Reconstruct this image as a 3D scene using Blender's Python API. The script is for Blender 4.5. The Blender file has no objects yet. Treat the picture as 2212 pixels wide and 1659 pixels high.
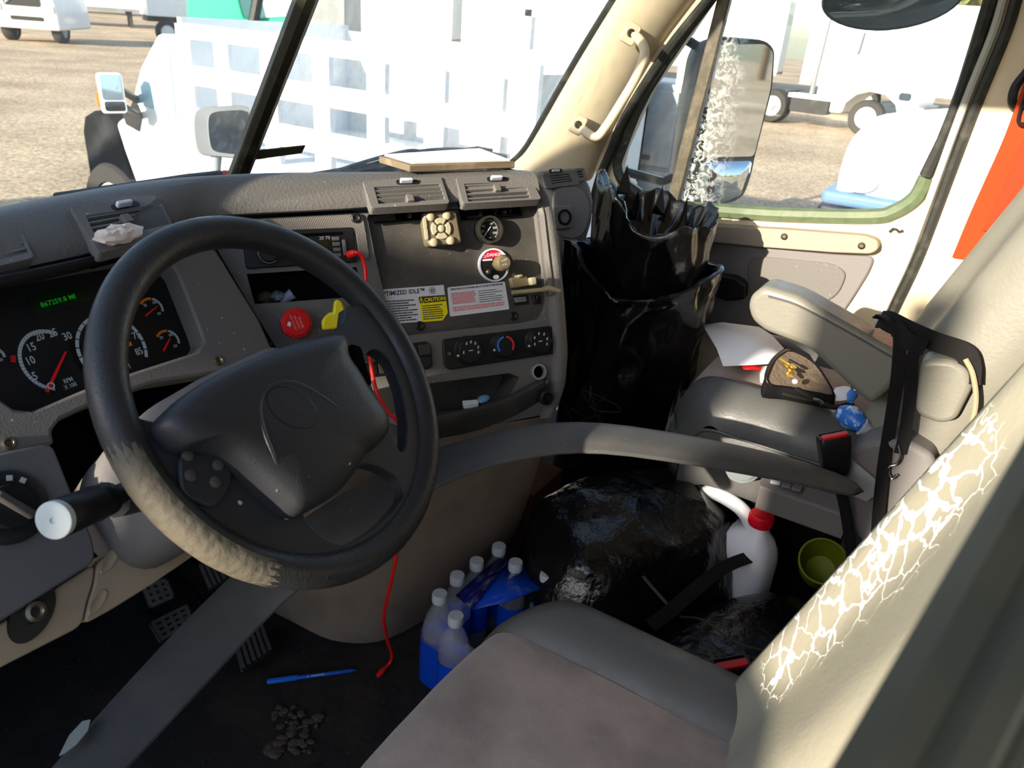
import bpy, bmesh, random
from math import *
from mathutils import Vector as V, Matrix, noise as NZ
random.seed(7)
SC = bpy.context.scene
COL = SC.collection
# ---------------------------------------------------------------- camera, light, exposure
FPX, W, H = 1660.0, 2212, 1659
CAM = V((-1.12, -.65, 1.23))
YAW, PIT, ROLL = radians(60), radians(25.5), radians(4.7)
UP = V((0, 0, 1)); FW0 = V((sin(YAW), cos(YAW), 0)); RT0 = V((cos(YAW), -sin(YAW), 0))
FW = FW0*cos(PIT) - UP*sin(PIT); DN = -(UP*cos(PIT) + FW0*sin(PIT))
IX = RT0*cos(ROLL) - DN*sin(ROLL)          # picture x axis in the world
IY = RT0*sin(ROLL) + DN*cos(ROLL)          # picture y axis (down)
cd = bpy.data.cameras.new('camera'); cam = bpy.data.objects.new('camera', cd); COL.objects.link(cam)
cd.sensor_width = 36; cd.lens = 36*FPX/W; cd.clip_start = .01; cd.clip_end = 500
cd.dof.use_dof = True; cd.dof.focus_distance = 1.35; cd.dof.aperture_fstop = 9
R = Matrix((IX, -IY, -FW)).transposed().to_4x4()
cam.matrix_world = Matrix.Translation(CAM) @ R
SC.camera = cam
SUN_L = V((.957, -.185, -.30)).normalized()   # direction the sunlight travels
sd = bpy.data.lights.new('sun', 'SUN'); sd.energy = 13.0; sd.angle = radians(.6); sd.color = (1, .89, .72)
so = bpy.data.objects.new('sun', sd); COL.objects.link(so); so.location = (-6, 1, 8)
so.rotation_euler = SUN_L.to_track_quat('-Z', 'Y').to_euler()
wd = bpy.data.worlds.new('world'); SC.world = wd; wd.use_nodes = True
nt = wd.node_tree; sky = nt.nodes.new('ShaderNodeTexSky'); sky.sky_type = 'NISHITA'; sky.sun_disc = False
sky.sun_elevation = asin(-SUN_L.z); sky.sun_rotation = atan2(-SUN_L.x, -SUN_L.y)
sky.air_density = 1.0; sky.dust_density = 1.2; sky.ozone_density = 2.0
nt.links.new(sky.outputs[0], nt.nodes['Background'].inputs[0]); nt.nodes['Background'].inputs[1].default_value = .42
vs = SC.view_settings; vs.view_transform = 'Standard'; vs.look = 'None'; vs.gamma = 1; vs.use_curve_mapping = False
vs.exposure = 0.0
SC.cycles.max_bounces = 8; SC.cycles.diffuse_bounces = 4; SC.cycles.transparent_max_bounces = 16
SC.cycles.use_denoising = True

# ---------------------------------------------------------------- measuring: a sight line met with a real plane
def ray(px, py):
    return (FW + IX*((px-W/2)/FPX) + IY*((py-H/2)/FPX))
def PL(px, py, p, n):
    d = ray(px, py); n = V(n); return CAM + d*((V(p)-CAM).dot(n)/d.dot(n))
def AX(px, py, x): return PL(px, py, (x, 0, 0), (1, 0, 0))
def AY(px, py, y): return PL(px, py, (0, y, 0), (0, 1, 0))
def AZ(px, py, z): return PL(px, py, (0, 0, z), (0, 0, 1))
def AD(px, py, d): return CAM + ray(px, py).normalized()*d

class Fr:                                     # a local frame: origin, right u, up v, outward n
    def __init__(s, o, u, n):
        s.o = V(o); s.n = V(n).normalized(); u = V(u); s.u = (u - s.n*u.dot(s.n)).normalized(); s.v = s.n.cross(s.u)
    def p(s, a, b, c=0): return s.o + s.u*a + s.v*b + s.n*c
    def ab(s, px, py, c=0):
        q = PL(px, py, s.o + s.n*c, s.n) - s.o; return (q.dot(s.u), q.dot(s.v))
    def at(s, a, b, c=0, rot=0):
        return Fr(s.p(a, b, c), s.u*cos(rot) + s.v*sin(rot), s.n)
    def px(s, px, py, rot=0): return s.at(*s.ab(px, py), 0, rot)
WORLD = Fr((0, 0, 0), (1, 0, 0), (0, 0, 1))

# ---------------------------------------------------------------- mesh builder
class M:
    def __init__(s): s.v = []; s.f = []
    def add(s, vs, fs):
        k = len(s.v); s.v += [V(x) for x in vs]; s.f += [[i+k for i in f] for f in fs]; return s
    def loft(s, rows, cu=False, cv=False, cap=False):
        n = len(rows[0]); k = len(rows); vs = [p for r in rows for p in r]; fs = []
        for i in range(k if cv else k-1):
            for j in range(n if cu else n-1):
                a = i*n+j; b = i*n+(j+1) % n; c = ((i+1) % k)*n+(j+1) % n; d = ((i+1) % k)*n+j
                fs.append([a, b, c, d])
        if cap: fs.append(list(range(n))[::-1]); fs.append([(k-1)*n+j for j in range(n)])
        return s.add(vs, fs)
    def prism(s, F, pts, c0, c1):             # polygon in the frame, from depth c0 to c1
        n = len(pts); vs = [F.p(a, b, c0) for a, b in pts] + [F.p(a, b, c1) for a, b in pts]
        fs = [list(range(n))[::-1], list(range(n, 2*n))] + [[i, (i+1) % n, n+(i+1) % n, n+i] for i in range(n)]
        return s.add(vs, fs)
    def box(s, F, a0, a1, b0, b1, c0, c1): return s.prism(F, [(a0, b0), (a1, b0), (a1, b1), (a0, b1)], c0, c1)
    def wbox(s, x0, x1, y0, y1, z0, z1): return s.box(WORLD, x0, x1, y0, y1, z0, z1)
    def lathe(s, F, prof, seg=24, a=0, b=0, sx=1, sy=1, cap=True):
        rows = [[F.p(a + r*sx*cos(2*pi*i/seg), b + r*sy*sin(2*pi*i/seg), c) for i in range(seg)] for r, c in prof]
        return s.loft(rows, cu=True, cap=cap)
    def cyl(s, F, r, c0, c1, seg=20, a=0, b=0, r1=None):
        return s.lathe(F, [(r, c0), (r1 if r1 is not None else r, c1)], seg, a, b)
    def disc(s, F, r, c, seg=24, a=0, b=0): return s.add([F.p(a+r*cos(2*pi*i/seg), b+r*sin(2*pi*i/seg), c) for i in range(seg)], [list(range(seg))])
    def ring(s, F, r0, r1, c0, c1, seg=28, a=0, b=0, t0=0, t1=2*pi):
        full = abs(t1-t0-2*pi) < 1e-6; n = seg if full else seg+1
        rows = []
        for i in range(n):
            t = t0 + (t1-t0)*i/seg; e = lambda r, c: F.p(a+r*cos(t), b+r*sin(t), c)
            rows.append([e(r0, c0), e(r1, c0), e(r1, c1), e(r0, c1)])
        return s.loft(rows, cu=True, cv=full, cap=not full)
    def tube(s, pts, r, seg=8, closed=False, flat=1.0, up=None):
        pts = [V(p) for p in pts]; n = len(pts); rows = []; last = None
        for i, p in enumerate(pts):
            q0 = pts[i-1] if (i or closed) else p; q1 = pts[(i+1) % n] if (i < n-1 or closed) else p
            t = (q1-q0).normalized()
            if last is None:
                a = V(up) if up else (V((0, 0, 1)) if abs(t.z) < .9 else V((1, 0, 0)))
            else: a = last
            a = (a - t*a.dot(t)).normalized(); last = a; b = t.cross(a)
            rr = r[i] if isinstance(r, (list, tuple)) else r
            rows.append([p + a*rr*cos(2*pi*j/seg)*flat + b*rr*sin(2*pi*j/seg) for j in range(seg)])
        return s.loft(rows, cu=True, cv=closed, cap=not closed)
    def ball(s, c, rx, ry=None, rz=None, F=WORLD, seg=16, rings=10):
        ry = ry or rx; rz = rz or rx; c = V(c); G = Fr(c, F.u, F.n)
        rows = [[G.p(rx*sin(pi*i/rings)*cos(2*pi*j/seg), ry*sin(pi*i/rings)*sin(2*pi*j/seg), -rz*cos(pi*i/rings)) for j in range(seg)] for i in range(rings+1)]
        return s.loft(rows, cu=True)
    def plate(s, F, outer, holes=(), c0=0, c1=.004):   # flat plate with holes
        bm = bmesh.new(); 
        for lp in [outer]+list(holes):
            vv = [bm.verts.new(F.p(a, b, 0)) for a, b in lp]
            for i in range(len(vv)): bm.edges.new((vv[i], vv[(i+1) % len(vv)]))
        bmesh.ops.triangle_fill(bm, use_beauty=True, use_dissolve=False, edges=bm.edges[:], normal=F.n)
        bm.verts.index_update(); vs = [v.co.copy() for v in bm.verts]; fs = [[v.index for v in f.verts] for f in bm.faces]
        bm.free(); k = len(vs)
        s.add([v + F.n*c1 for v in vs] + [v + F.n*c0 for v in vs], fs + [[i+k for i in f[::-1]] for f in fs])
        off = len(s.v)-2*k; idx = 0
        for lp in [outer]+list(holes):
            n = len(lp)
            for i in range(n):
                a, b = idx+i, idx+(i+1) % n; s.f.append([off+a, off+b, off+k+b, off+k+a])
            idx += n
        return s

def cr(pts, n=8, closed=False):               # Catmull-Rom through 3-D (or n-D) points
    P = [V(p) for p in pts]; m = len(P); out = []
    for i in range(m if closed else m-1):
        p0 = P[i-1] if (i or closed) else P[0]*2-P[1]; p1 = P[i]; p2 = P[(i+1) % m]
        p3 = P[(i+2) % m] if (i+2 < m or closed) else P[-1]*2-P[-2]
        for j in range(n):
            t = j/n; out.append(.5*((2*p1) + (p2-p0)*t + (2*p0-5*p1+4*p2-p3)*t*t + (3*p1-p0-3*p2+p3)*t**3))
    if not closed: out.append(P[-1])
    return out
def cr2(pts, n=6, closed=True): return [(p[0], p[1]) for p in cr([(a, b, 0) for a, b in pts], n, closed)]
def rrect(a0, a1, b0, b1, r, n=4):
    out = []
    for cx, cy, t0 in ((a1-r, b1-r, 0), (a0+r, b1-r, pi/2), (a0+r, b0+r, pi), (a1-r, b0+r, 3*pi/2)):
        out += [(cx+r*cos(t0+pi/2*i/n), cy+r*sin(t0+pi/2*i/n)) for i in range(n+1)]
    return out
def rpoly(pts, r, n=4):                       # polygon with rounded corners
    out = []; m = len(pts)
    for i in range(m):
        p = V(pts[i]); a = (V(pts[i-1])-p); b = (V(pts[(i+1) % m])-p); k = min(r, a.length*.45, b.length*.45)
        A = p+a.normalized()*k; B = p+b.normalized()*k
        for j in range(n+1):
            t = j/n; q = A*(1-t)**2 + p*2*t*(1-t) + B*t*t; out.append((q[0], q[1]))
    return out

WL = {}
def obj(name, m, mt, parent=None, bevel=0, bseg=2, sub=0, smooth=40, solid=0, label=None, cat=None, group=None, kind=None, off=-1, fix=True):
    me = bpy.data.meshes.new(name)
    o = bpy.data.objects.new(name, me); COL.objects.link(o)
    org = V((0, 0, 0))
    if parent is None and m.v:
        xs = [v.x for v in m.v]; ys = [v.y for v in m.v]; zs = [v.z for v in m.v]
        org = V(((min(xs)+max(xs))/2, (min(ys)+max(ys))/2, min(zs)))
    me.from_pydata([v-org for v in m.v], [], m.f)
    bm = bmesh.new(); bm.from_mesh(me); bmesh.ops.remove_doubles(bm, verts=bm.verts, dist=1e-6)
    if fix: bmesh.ops.recalc_face_normals(bm, faces=bm.faces)
    bm.to_mesh(me); bm.free()
    me.materials.append(mt)
    if smooth:
        for p in me.polygons: p.use_smooth = True
        me.set_sharp_from_angle(angle=radians(smooth))
    o.location = org; WL[o.name] = org
    if parent is not None:
        o.parent = parent; o.matrix_parent_inverse = Matrix.Translation(-WL[parent.name])
    if solid:
        md = o.modifiers.new('s', 'SOLIDIFY'); md.thickness = solid; md.offset = off
    if bevel:
        md = o.modifiers.new('b', 'BEVEL'); md.width = bevel; md.segments = bseg; md.limit_method = 'ANGLE'; md.angle_limit = radians(35); md.harden_normals = False
    if sub:
        md = o.modifiers.new('u', 'SUBSURF'); md.levels = sub; md.render_levels = sub
    if label: o['label'] = label
    if cat: o['category'] = cat
    if group: o['group'] = group
    if kind: o['kind'] = kind
    return o
def thing(name, loc, label, cat, group=None, kind=None):
    o = bpy.data.objects.new(name, None); COL.objects.link(o); o.location = V(loc); o.empty_display_size = .05
    WL[o.name] = V(loc); o['label'] = label
    if cat: o['category'] = cat
    if group: o['group'] = group
    if kind: o['kind'] = kind
    return o
def copy_tree(root, loc, label=None, rotz=None):
    def cp(o, par):
        c = o.copy(); COL.objects.link(c)
        if par is not None: c.parent = par; c.matrix_parent_inverse = o.matrix_parent_inverse.copy()
        for ch in [x for x in bpy.data.objects if x.parent == o and x != c]: cp(ch, c)
        return c
    r = cp(root, None); r.location = V(loc); WL[r.name] = V(loc)
    if rotz is not None: r.rotation_euler.z = rotz
    if label: r['label'] = label
    return r
def text(name, body, F, size, mt, parent, a=0, b=0, c=.0006, rot=0, align='CENTER', ext=.0002, sx=1.0, bold=0):
    cu = bpy.data.curves.new(name, 'FONT'); cu.body = body; cu.size = size; cu.align_x = align; cu.align_y = 'CENTER'; cu.extrude = ext; cu.offset = bold*size
    cu.resolution_u = 2
    o = bpy.data.objects.new(name, cu); COL.objects.link(o); cu.materials.append(mt)
    G = F.at(a, b, c, rot); o.parent = parent
    mw = Matrix((G.u*sx, G.v, G.n)).transposed().to_4x4(); mw.translation = G.o
    o.matrix_world = Matrix.Translation(-WL[parent.name]) @ mw; o.matrix_parent_inverse = Matrix.Identity(4)
    o.matrix_basis = Matrix.Translation(-WL[parent.name]) @ mw
    return o

# ---------------------------------------------------------------- materials
def lin(c): return tuple((x/12.92 if x <= .04045 else ((x+.055)/1.055)**2.4) for x in [k/255 for k in c])
def mat(name, rgb, rough=.6, metal=0, spec=.4, bump=None, var=None, coat=0, trans=0, emis=0, ior=1.45, alpha=1, rvar=None, sheen=0, spots=None):
    m = bpy.data.materials.new(name); m.use_nodes = True; t = m.node_tree; p = t.nodes['Principled BSDF']; L = t.links.new
    c = lin(rgb); p.inputs['Base Color'].default_value = (*c, 1); p.inputs['Roughness'].default_value = rough; p.inputs['Metallic'].default_value = metal
    p.inputs['Specular IOR Level'].default_value = spec; p.inputs['Coat Weight'].default_value = coat; p.inputs['IOR'].default_value = ior
    p.inputs['Transmission Weight'].default_value = trans; p.inputs['Alpha'].default_value = alpha
    if sheen: p.inputs['Sheen Weight'].default_value = sheen
    if emis: p.inputs['Emission Color'].default_value = (*c, 1); p.inputs['Emission Strength'].default_value = emis
    tc = None
    def coord():
        nonlocal tc
        if tc is None: tc = t.nodes.new('ShaderNodeTexCoord')
        return tc.outputs['Object']
    def noise(sc, det=4, ro=.6, dist=0):
        n = t.nodes.new('ShaderNodeTexNoise'); n.inputs['Scale'].default_value = sc; n.inputs['Detail'].default_value = det; n.inputs['Roughness'].default_value = ro
        n.inputs['Distortion'].default_value = dist; L(coord(), n.inputs['Vector']); return n
    src = None
    if var:                                    # (scale, other rgb, low, high)
        n = noise(var[0]); r = t.nodes.new('ShaderNodeValToRGB'); r.color_ramp.elements[0].position = var[2]; r.color_ramp.elements[1].position = var[3]
        r.color_ramp.elements[0].color = (*c, 1); r.color_ramp.elements[1].color = (*lin(var[1]), 1)
        L(n.outputs['Fac'], r.inputs[0]); src = r.outputs[0]
    if spots:                                  # (scale, rgb, threshold) small dust specks
        n = noise(spots[0], 1, .4); r = t.nodes.new('ShaderNodeValToRGB'); r.color_ramp.elements[0].position = spots[2]; r.color_ramp.elements[1].position = spots[2]+.03
        L(n.outputs['Fac'], r.inputs[0]); mx = t.nodes.new('ShaderNodeMix'); mx.data_type = 'RGBA'; mx.inputs['B'].default_value = (*lin(spots[1]), 1)
        L(r.outputs[0], mx.inputs['Factor'])
        if src is not None: L(src, mx.inputs['A'])
        else: mx.inputs['A'].default_value = (*c, 1)
        src = mx.outputs['Result']
    if src is not None: L(src, p.inputs['Base Color'])
    if rvar:
        n = noise(rvar[0]); r = t.nodes.new('ShaderNodeMapRange'); r.inputs['To Min'].default_value = rvar[1]; r.inputs['To Max'].default_value = rvar[2]
        r.inputs['From Min'].default_value = .3; r.inputs['From Max'].default_value = .7
        L(n.outputs['Fac'], r.inputs['Value']); L(r.outputs[0], p.inputs['Roughness'])
    if bump:                                   # list of (kind, scale, strength, distance)
        prev = None
        for kind, sc, st, ds in (bump if isinstance(bump, list) else [bump]):
            if kind == 'n': h = noise(sc).outputs['Fac']
            elif kind == 'v':
                q = t.nodes.new('ShaderNodeTexVoronoi'); q.inputs['Scale'].default_value = sc; q.feature = 'SMOOTH_F1'; L(coord(), q.inputs['Vector']); h = q.outputs['Distance']
            elif kind == 'w':
                q = t.nodes.new('ShaderNodeTexWave'); q.inputs['Scale'].default_value = sc; L(coord(), q.inputs['Vector']); h = q.outputs['Fac']
            b = t.nodes.new('ShaderNodeBump'); b.inputs['Strength'].default_value = st; b.inputs['Distance'].default_value = ds
            L(h, b.inputs['Height'])
            if prev is not None: L(prev, b.inputs['Normal'])
            prev = b.outputs[0]
        L(prev, p.inputs['Normal'])
    return m

GR = [('n', 900, .25, .001), ('v', 420, .25, .001)]            # moulded plastic grain
m_dash = mat('dash_vinyl', (98, 95, 92), .55, spec=.35, bump=[('v', 260, .5, .0012), ('n', 90, .15, .002)], spots=(230, (150, 146, 138), .77))
m_dash2 = mat('dash_plastic', (100, 97, 94), .5, spec=.35, bump=GR, spots=(220, (170, 165, 155), .75))
m_dark = mat('dark_panel', (62, 60, 58), .55, spec=.3, bump=('n', 700, .15, .001), var=(14, (84, 79, 72), .4, .75), spots=(300, (150, 140, 120), .76))
m_black = mat('black_plastic', (26, 26, 27), .42, spec=.4, bump=('n', 900, .1, .001))
m_blackm = mat('matt_black', (16, 16, 17), .85, spec=.15)
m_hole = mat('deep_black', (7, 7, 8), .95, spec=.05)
m_tan = mat('tan_plastic', (158, 138, 114), .55, spec=.3, bump=('n', 600, .12, .001), var=(6, (140, 122, 100), .4, .8))
m_tang = mat('console_plastic', (132, 118, 104), .6, spec=.25, bump=('n', 500, .12, .001), var=(9, (104, 94, 84), .45, .8))
m_grey2 = mat('slate_plastic', (112, 108, 108), .55, spec=.3, bump=GR)
m_cream = mat('cream_trim', (216, 201, 174), .55, spec=.3, bump=('n', 500, .08, .001), var=(5, (200, 184, 156), .45, .8))
m_rub = mat('rubber_seal', (44, 45, 42), .55, spec=.35, var=(30, (86, 84, 76), .5, .9))
m_rubg = mat('green_glass_edge', (84, 98, 72), .4, spec=.4, var=(40, (104, 112, 86), .4, .8))
m_seal_near = mat('door_seal', (22, 25, 24), .5, spec=.3, var=(5, (40, 41, 28), .35, .75))  # rubber darkened to stand in for the shade on this pillar
m_screw = mat('screw_steel', (120, 112, 96), .35, metal=.9)
m_brass = mat('brass_key', (205, 165, 70), .3, metal=.9)
m_steel = mat('bare_steel', (190, 190, 190), .25, metal=1)
m_white = mat('white_paint', (236, 238, 238), .35, spec=.5, coat=.3)
m_whited = mat('dusty_white_paint', (226, 226, 222), .5, var=(3, (205, 203, 196), .4, .8))
m_wplas = mat('white_plastic', (228, 230, 236), .4)
m_mat = mat('floor_rubber', (42, 39, 38), .85, spec=.15, bump=[('n', 40, .35, .01), ('n', 220, .3, .003)], var=(7, (62, 54, 47), .45, .75), spots=(190, (84, 76, 66), .76))
m_leather = mat('grey_leather', (118, 116, 107), .42, spec=.4, bump=[('v', 180, .25, .0012), ('n', 12, .3, .006)], rvar=(20, .36, .55))
m_leatherd = mat('dark_grey_leather', (80, 80, 79), .42, spec=.4, bump=[('v', 180, .25, .0012), ('n', 10, .25, .006)], rvar=(20, .36, .55))
m_fabric = mat('seat_fabric', (152, 138, 130), .92, spec=.1, bump=[('n', 420, .35, .002), ('n', 14, .35, .01)], var=(9, (122, 110, 104), .4, .72), sheen=.2)
m_foam = mat('seat_foam', (245, 240, 222), .9)
m_bag = mat('black_bag_film', (10, 10, 11), .2, spec=.55, coat=.3, bump=[('n', 9, .2, .02), ('n', 42, .08, .006)])
m_vinyl = mat('black_vinyl', (13, 13, 14), .26, spec=.55, coat=.25, bump=[('n', 10, .5, .03), ('n', 26, .35, .012)])
m_red = mat('red_plastic', (196, 22, 24), .35)
m_redc = mat('red_cable', (226, 30, 26), .4)
m_redcap = mat('red_cap', (205, 18, 40), .4)
m_yel = mat('yellow_plastic', (226, 208, 30), .4)
m_paper = mat('white_paper', (232, 232, 236), .8, spec=.2)
m_lab = mat('label_white', (206, 206, 208), .5)
m_ink = mat('label_ink', (52, 52, 56), .6)
m_inkr = mat('label_red_ink', (212, 128, 130), .6)
m_ylab = mat('label_yellow', (232, 214, 14), .5)
m_orange = mat('orange_webbing', (200, 62, 28), .7, spec=.2, bump=('w', 260, .3, .001))
m_strap = mat('black_webbing', (26, 25, 25), .8, spec=.2, bump=('w', 300, .3, .001))
m_dial = mat('gauge_face', (14, 15, 17), .5)
m_num = mat('gauge_print', (176, 182, 180), .6)
m_ambr = mat('gauge_amber', (206, 112, 20), .6)
m_needle = mat('needle_red', (232, 26, 18), .45)
m_lcd = mat('green_digits', (20, 170, 36), .5, emis=.16)
m_lcdb = mat('display_glass', (10, 34, 12), .25)
m_rim = mat('steering_leather', (38, 39, 41), .42, spec=.45, bump=[('v', 330, .3, .001), ('n', 60, .12, .003)], rvar=(24, .34, .55))
m_rimw = mat('worn_rim_leather', (92, 86, 74), .6, spec=.3, bump=[('v', 120, .45, .002), ('n', 160, .5, .002)])
m_hub = mat('hub_vinyl', (42, 43, 46), .45, spec=.4, bump=('v', 420, .22, .001), spots=(70, (180, 178, 170), .79))
m_col = mat('column_shroud', (96, 93, 92), .6, spec=.3, bump=('n', 700, .15, .001))
m_glassy = mat('mirror_glass', (215, 222, 226), .03, metal=1)
m_tyre = mat('tyre_rubber', (52, 50, 47), .85, bump=('n', 60, .3, .01))
m_darkv = mat('dark_window', (46, 60, 72), .1, spec=.6)
m_tread = mat('chassis', (70, 64, 58), .7)
m_greenp = mat('green_paint', (36, 176, 128), .4, coat=.3)
m_leaf = mat('foliage', (150, 146, 88), .9, var=(4, (92, 100, 52), .35, .7))
m_bark = mat('bark', (90, 74, 58), .9)
m_greym = mat('grey_metal', (150, 152, 152), .5, var=(3, (120, 124, 124), .4, .8))
m_bluep = mat('blue_wrap', (10, 70, 196), .25, coat=.3)
m_navy = mat('navy_wrap', (16, 18, 96), .25, coat=.3)
m_cap = mat('bottle_cap', (186, 192, 202), .45)
m_card = mat('brown_card', (104, 66, 44), .85, var=(18, (84, 52, 36), .4, .7))
m_lime = mat('lime_plastic', (112, 120, 14), .55)
m_dirt = mat('dried_mud', (78, 68, 58), .95, bump=('n', 80, .6, .01))
m_brown = mat('brown_curtain', (88, 72, 62), .9)
m_bluepen = mat('pen_blue', (24, 84, 190), .3, coat=.2)
m_orl = mat('amber_lens', (238, 130, 30), .3)

def glass(name, dirt, mask=None, tint=(.97, .985, .975), streak=(9, 9, 60)):
    m = bpy.data.materials.new(name); m.use_nodes = True; t = m.node_tree; L = t.links.new
    for n in list(t.nodes): t.nodes.remove(n)
    out = t.nodes.new('ShaderNodeOutputMaterial'); tr = t.nodes.new('ShaderNodeBsdfTransparent'); tr.inputs[0].default_value = (*tint, 1)
    gl = t.nodes.new('ShaderNodeBsdfGlossy'); gl.inputs['Roughness'].default_value = .02
    lw = t.nodes.new('ShaderNodeLayerWeight'); lw.inputs['Blend'].default_value = .5
    pw = t.nodes.new('ShaderNodeMath'); pw.operation = 'POWER'; L(lw.outputs['Facing'], pw.inputs[0]); pw.inputs[1].default_value = 5
    fm = t.nodes.new('ShaderNodeMath'); fm.operation = 'MULTIPLY_ADD'; L(pw.outputs[0], fm.inputs[0]); fm.inputs[1].default_value = .5; fm.inputs[2].default_value = .03
    m1 = t.nodes.new('ShaderNodeMixShader'); L(fm.outputs[0], m1.inputs[0]); L(tr.outputs[0], m1.inputs[1]); L(gl.outputs[0], m1.inputs[2])
    df = t.nodes.new('ShaderNodeBsdfDiffuse'); df.inputs[0].default_value = (.8, .79, .76, 1); tl = t.nodes.new('ShaderNodeBsdfTranslucent'); tl.inputs[0].default_value = (.8, .79, .76, 1)
    dm = t.nodes.new('ShaderNodeMixShader'); dm.inputs[0].default_value = .5; L(df.outputs[0], dm.inputs[1]); L(tl.outputs[0], dm.inputs[2])
    tc = t.nodes.new('ShaderNodeTexCoord'); mp = t.nodes.new('ShaderNodeMapping'); mp.inputs['Scale'].default_value = streak; L(tc.outputs['Object'], mp.inputs[0])
    no = t.nodes.new('ShaderNodeTexNoise'); no.inputs['Scale'].default_value = 1; no.inputs['Detail'].default_value = 5; no.inputs['Roughness'].default_value = .65; L(mp.outputs[0], no.inputs['Vector'])
    rp = t.nodes.new('ShaderNodeMapRange'); rp.inputs['From Min'].default_value = .5; rp.inputs['From Max'].default_value = .78; rp.inputs['To Min'].default_value = dirt[0]; rp.inputs['To Max'].default_value = dirt[1]
    L(no.outputs['Fac'], rp.inputs['Value']); fac = rp.outputs[0]
    if mask:                                   # (axis index, centre, half width, peak): a grimy band on the pane
        sx = t.nodes.new('ShaderNodeSeparateXYZ'); L(tc.outputs['Object'], sx.inputs[0])
        s1 = t.nodes.new('ShaderNodeMath'); s1.operation = 'SUBTRACT'; L(sx.outputs[mask[0]], s1.inputs[0]); s1.inputs[1].default_value = mask[1]
        s2 = t.nodes.new('ShaderNodeMath'); s2.operation = 'ABSOLUTE'; L(s1.outputs[0], s2.inputs[0])
        s3 = t.nodes.new('ShaderNodeMapRange'); s3.inputs['From Min'].default_value = 0; s3.inputs['From Max'].default_value = mask[2]; s3.inputs['To Min'].default_value = 1; s3.inputs['To Max'].default_value = 0; L(s2.outputs[0], s3.inputs['Value'])
        n2 = t.nodes.new('ShaderNodeTexNoise'); n2.inputs['Scale'].default_value = 64; n2.inputs['Detail'].default_value = 4; n2.inputs['Distortion'].default_value = 1.2; L(tc.outputs['Object'], n2.inputs['Vector'])
        r2 = t.nodes.new('ShaderNodeMapRange'); r2.inputs['From Min'].default_value = .5; r2.inputs['From Max'].default_value = .56; r2.inputs['To Max'].default_value = mask[3]; L(n2.outputs['Fac'], r2.inputs['Value'])
        mu = t.nodes.new('ShaderNodeMath'); mu.operation = 'MULTIPLY'; L(s3.outputs[0], mu.inputs[0]); L(r2.outputs[0], mu.inputs[1])
        ad = t.nodes.new('ShaderNodeMath'); ad.operation = 'ADD'; ad.use_clamp = True; L(mu.outputs[0], ad.inputs[0]); L(fac, ad.inputs[1]); fac = ad.outputs[0]
    m2 = t.nodes.new('ShaderNodeMixShader'); L(fac, m2.inputs[0]); L(m1.outputs[0], m2.inputs[1]); L(dm.outputs[0], m2.inputs[2]); L(m2.outputs[0], out.inputs[0])
    return m
m_wind = glass('windscreen_glass', (.035, .12), streak=(20, 20, 7))
m_windr = glass('streaked_glare_glass', (.10, .34), streak=(38, 38, 9))  # grime streaks, plus base haze raised to stand in for outside glare
m_side = glass('side_glass', (.012, .05), mask=(1, -.0, .0001, 0), streak=(12, 12, 5))
def clear(name, rgb, a, rough=.06):
    m = bpy.data.materials.new(name); m.use_nodes = True; t = m.node_tree; L = t.links.new
    for n in list(t.nodes): t.nodes.remove(n)
    out = t.nodes.new('ShaderNodeOutputMaterial'); tr = t.nodes.new('ShaderNodeBsdfTransparent'); tr.inputs[0].default_value = (*rgb, 1)
    pb = t.nodes.new('ShaderNodeBsdfPrincipled'); pb.inputs['Base Color'].default_value = (*rgb, 1); pb.inputs['Roughness'].default_value = rough; pb.inputs['Specular IOR Level'].default_value = .8
    mx = t.nodes.new('ShaderNodeMixShader'); mx.inputs[0].default_value = a; L(tr.outputs[0], mx.inputs[1]); L(pb.outputs[0], mx.inputs[2]); L(mx.outputs[0], out.inputs[0])
    return m
m_pet = clear('clear_bottle_plastic', (.9, .94, 1), .16)
m_shrink = clear('shrink_film', (.93, .95, 1), .10, .12)
m_lens = clear('gauge_lens', (.95, .95, .95), .05, .05)

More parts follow.
